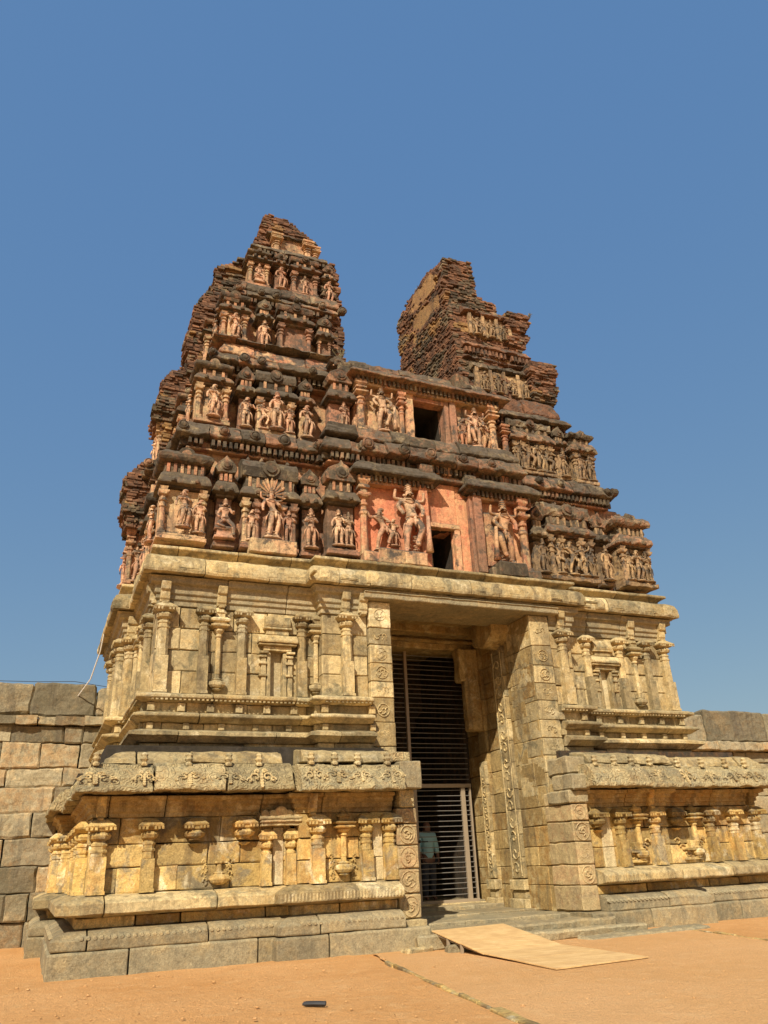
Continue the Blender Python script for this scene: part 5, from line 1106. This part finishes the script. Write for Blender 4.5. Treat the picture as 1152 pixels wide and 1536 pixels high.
mb = MB(); mb.tube([(8.5, 18.46, 1.82), (8.78, 18.46, 1.82)], .014, 8); mb.tube([(8.56, 18.44, 1.79), (8.56, 18.44, 1.86)], .02, 8); mb.build('latch', 'rubber', ga, loc=go)
mb = MB(); mb.box(6.7, 10.2, 18.35, 18.8, .3, .47, .4, .006); part(mb, 'threshold', 'granite', bevel=.02, sub=.1, erode=.012)
# ================================================================ PERSON BEHIND THE GATE
px, py, pz, ht = 9.25, 19.5, .5, 1.86
k_ = ht
def sc(ch): return [[tuple(c*k_ for c in p) for p in c_] for c_ in ch]
pe = (0, 0, .52, .085)
body = skinned(sc([[pe, (0, 0, .60, .075), (0, .005, .70, .085), (0, .01, .79, .072), (0, .01, .83, .036), (0, -.005, .865, .05), (0, -.005, .90, .058), (0, 0, .945, .055), (0, 0, .975, .035)],
     [pe, (-.05, 0, .46, .062), (-.055, -.005, .28, .042), (-.055, .01, .15, .034), (-.055, .01, .045, .024), (-.06, -.07, .018, .022)], [pe, (.05, 0, .46, .062), (.055, -.005, .28, .042), (.055, .01, .15, .034), (.055, .01, .045, .024), (.06, -.07, .018, .022)],
     [(0, .01, .79, .072), (-.10, .01, .795, .042), (-.135, .01, .66, .03), (-.13, -.05, .54, .022), (-.12, -.085, .51, .018)], [(0, .01, .79, .072), (.10, .01, .795, .042), (.135, .015, .66, .03), (.145, -.01, .53, .022), (.148, -.02, .49, .02)],
     [(0, -.005, .90, .058), (0, -.058, .895, .012)]]), sub=2)
fing = []
for s, hx, hy, hz in ((-1, -.12, -.085, .51), (1, .148, -.02, .49)):
    for i, L in enumerate((.036, .043, .040, .032)):
        fx_ = hy-.016+.011*i; fing.append([(hx, hy, hz, .012), (hx, fx_, hz-.02, .006), (hx-s*.004, fx_-.002, hz-.02-L*.55, .0052), (hx-s*.012, fx_-.003, hz-.02-L, .0045)])
    fing.append([(hx, hy, hz, .012), (hx-s*.01, hy-.024, hz-.012, .006), (hx-s*.014, hy-.03, hz-.034, .0052)])
fm = [skinned(sc([f]), sub=1) for f in fing]
pb = bpy.data.objects.new('person', join_mesh('person', [body]+fm, ['skin'], .5)); S.collection.objects.link(pb); pb.location = (px, py, pz)
tag(pb, 'person in a pale blue shirt and dark trousers standing behind the gate rods', 'person')
g = .012
shirt = skinned(sc([[(0, 0, .475, .092), (0, 0, .60, .088), (0, .005, .70, .098), (0, .01, .79, .084), (0, .01, .828, .045)], [(0, .01, .79, .084), (-.10, .01, .797, .052), (-.135, .01, .66, .041), (-.133, -.03, .58, .034)], [(0, .01, .79, .084), (.10, .01, .797, .052), (.135, .015, .66, .041), (.143, -.003, .56, .034)]]), sub=2)
inst(join_mesh('shirt', [shirt], ['shirt'], .5), 'shirt', pb)
tr = skinned(sc([[(0, 0, .52, .088), (-.05, 0, .46, .07), (-.055, -.003, .28, .052), (-.055, .01, .15, .044), (-.055, .01, .05, .038)], [(0, 0, .52, .088), (.05, 0, .46, .07), (.055, -.003, .28, .052), (.055, .01, .15, .044), (.055, .01, .05, .038)]]), sub=2)
inst(join_mesh('trousers', [tr], ['trousers'], .5), 'trousers', pb)
ha = skinned(sc([[(0, .012, .925, .052), (0, .008, .955, .056), (0, 0, .982, .036)]]), sub=2); inst(join_mesh('hair', [ha], ['hair'], .5), 'hair', pb)
for s in (-1, 1):
    mb = MB(); mb.lathe([(.001, -.006), (.009, -.003), (.009, .003), (.001, .006)], s*.022*k_, -.055*k_, 8, .5); mb.v = [Vector((v.x, v.y, v.z+.912*k_)) for v in mb.v]; mb.build('eye', 'rubber', pb)

# ================================================================ loose pieces become parts of their own
def islands(me):
    par = list(range(len(me.vertices)))
    def find(a):
        while par[a] != a: par[a] = par[par[a]]; a = par[a]
        return a
    for e in me.edges:
        a, b = find(e.vertices[0]), find(e.vertices[1])
        if a != b: par[a] = b
    g = {}
    for p in me.polygons: g.setdefault(find(p.vertices[0]), []).append(p.index)
    return list(g.values())
SPLIT = {'niche_panel', 'window_pillar', 'bracket', 'statue_pedestal', 'rubble', 'neck_pilaster', 'gate_pier_cap', 'cornice_curl', 'dormer_disc', 'corbel', 'recess_block', 'cornice_groove'}
for o in list(S.objects):
    bn = o.name.split('.')[0]
    if bn not in SPLIT or o.type != 'MESH' or o.data.users > 1: continue
    isl = islands(o.data)
    if len(isl) < 2: continue
    me = o.data; tn = [a.value for a in me.attributes['tone'].data]
    for k, fs in enumerate(isl):
        vm = {}; vs = []; pf = []
        for fi in fs:
            q = []
            for vi in me.polygons[fi].vertices:
                if vi not in vm: vm[vi] = len(vs); vs.append(tuple(me.vertices[vi].co))
                q.append(vm[vi])
            pf.append(q)
        nm_ = bpy.data.meshes.new(bn); nm_.from_pydata(vs, [], pf)
        for mt in me.materials: nm_.materials.append(mt)
        at = nm_.attributes.new('tone', 'FLOAT', 'FACE'); at.data.foreach_set('value', [tn[i] for i in fs])
        if k == 0: o.data = nm_
        else:
            n = inst(nm_, bn, o.parent); n.location = o.location
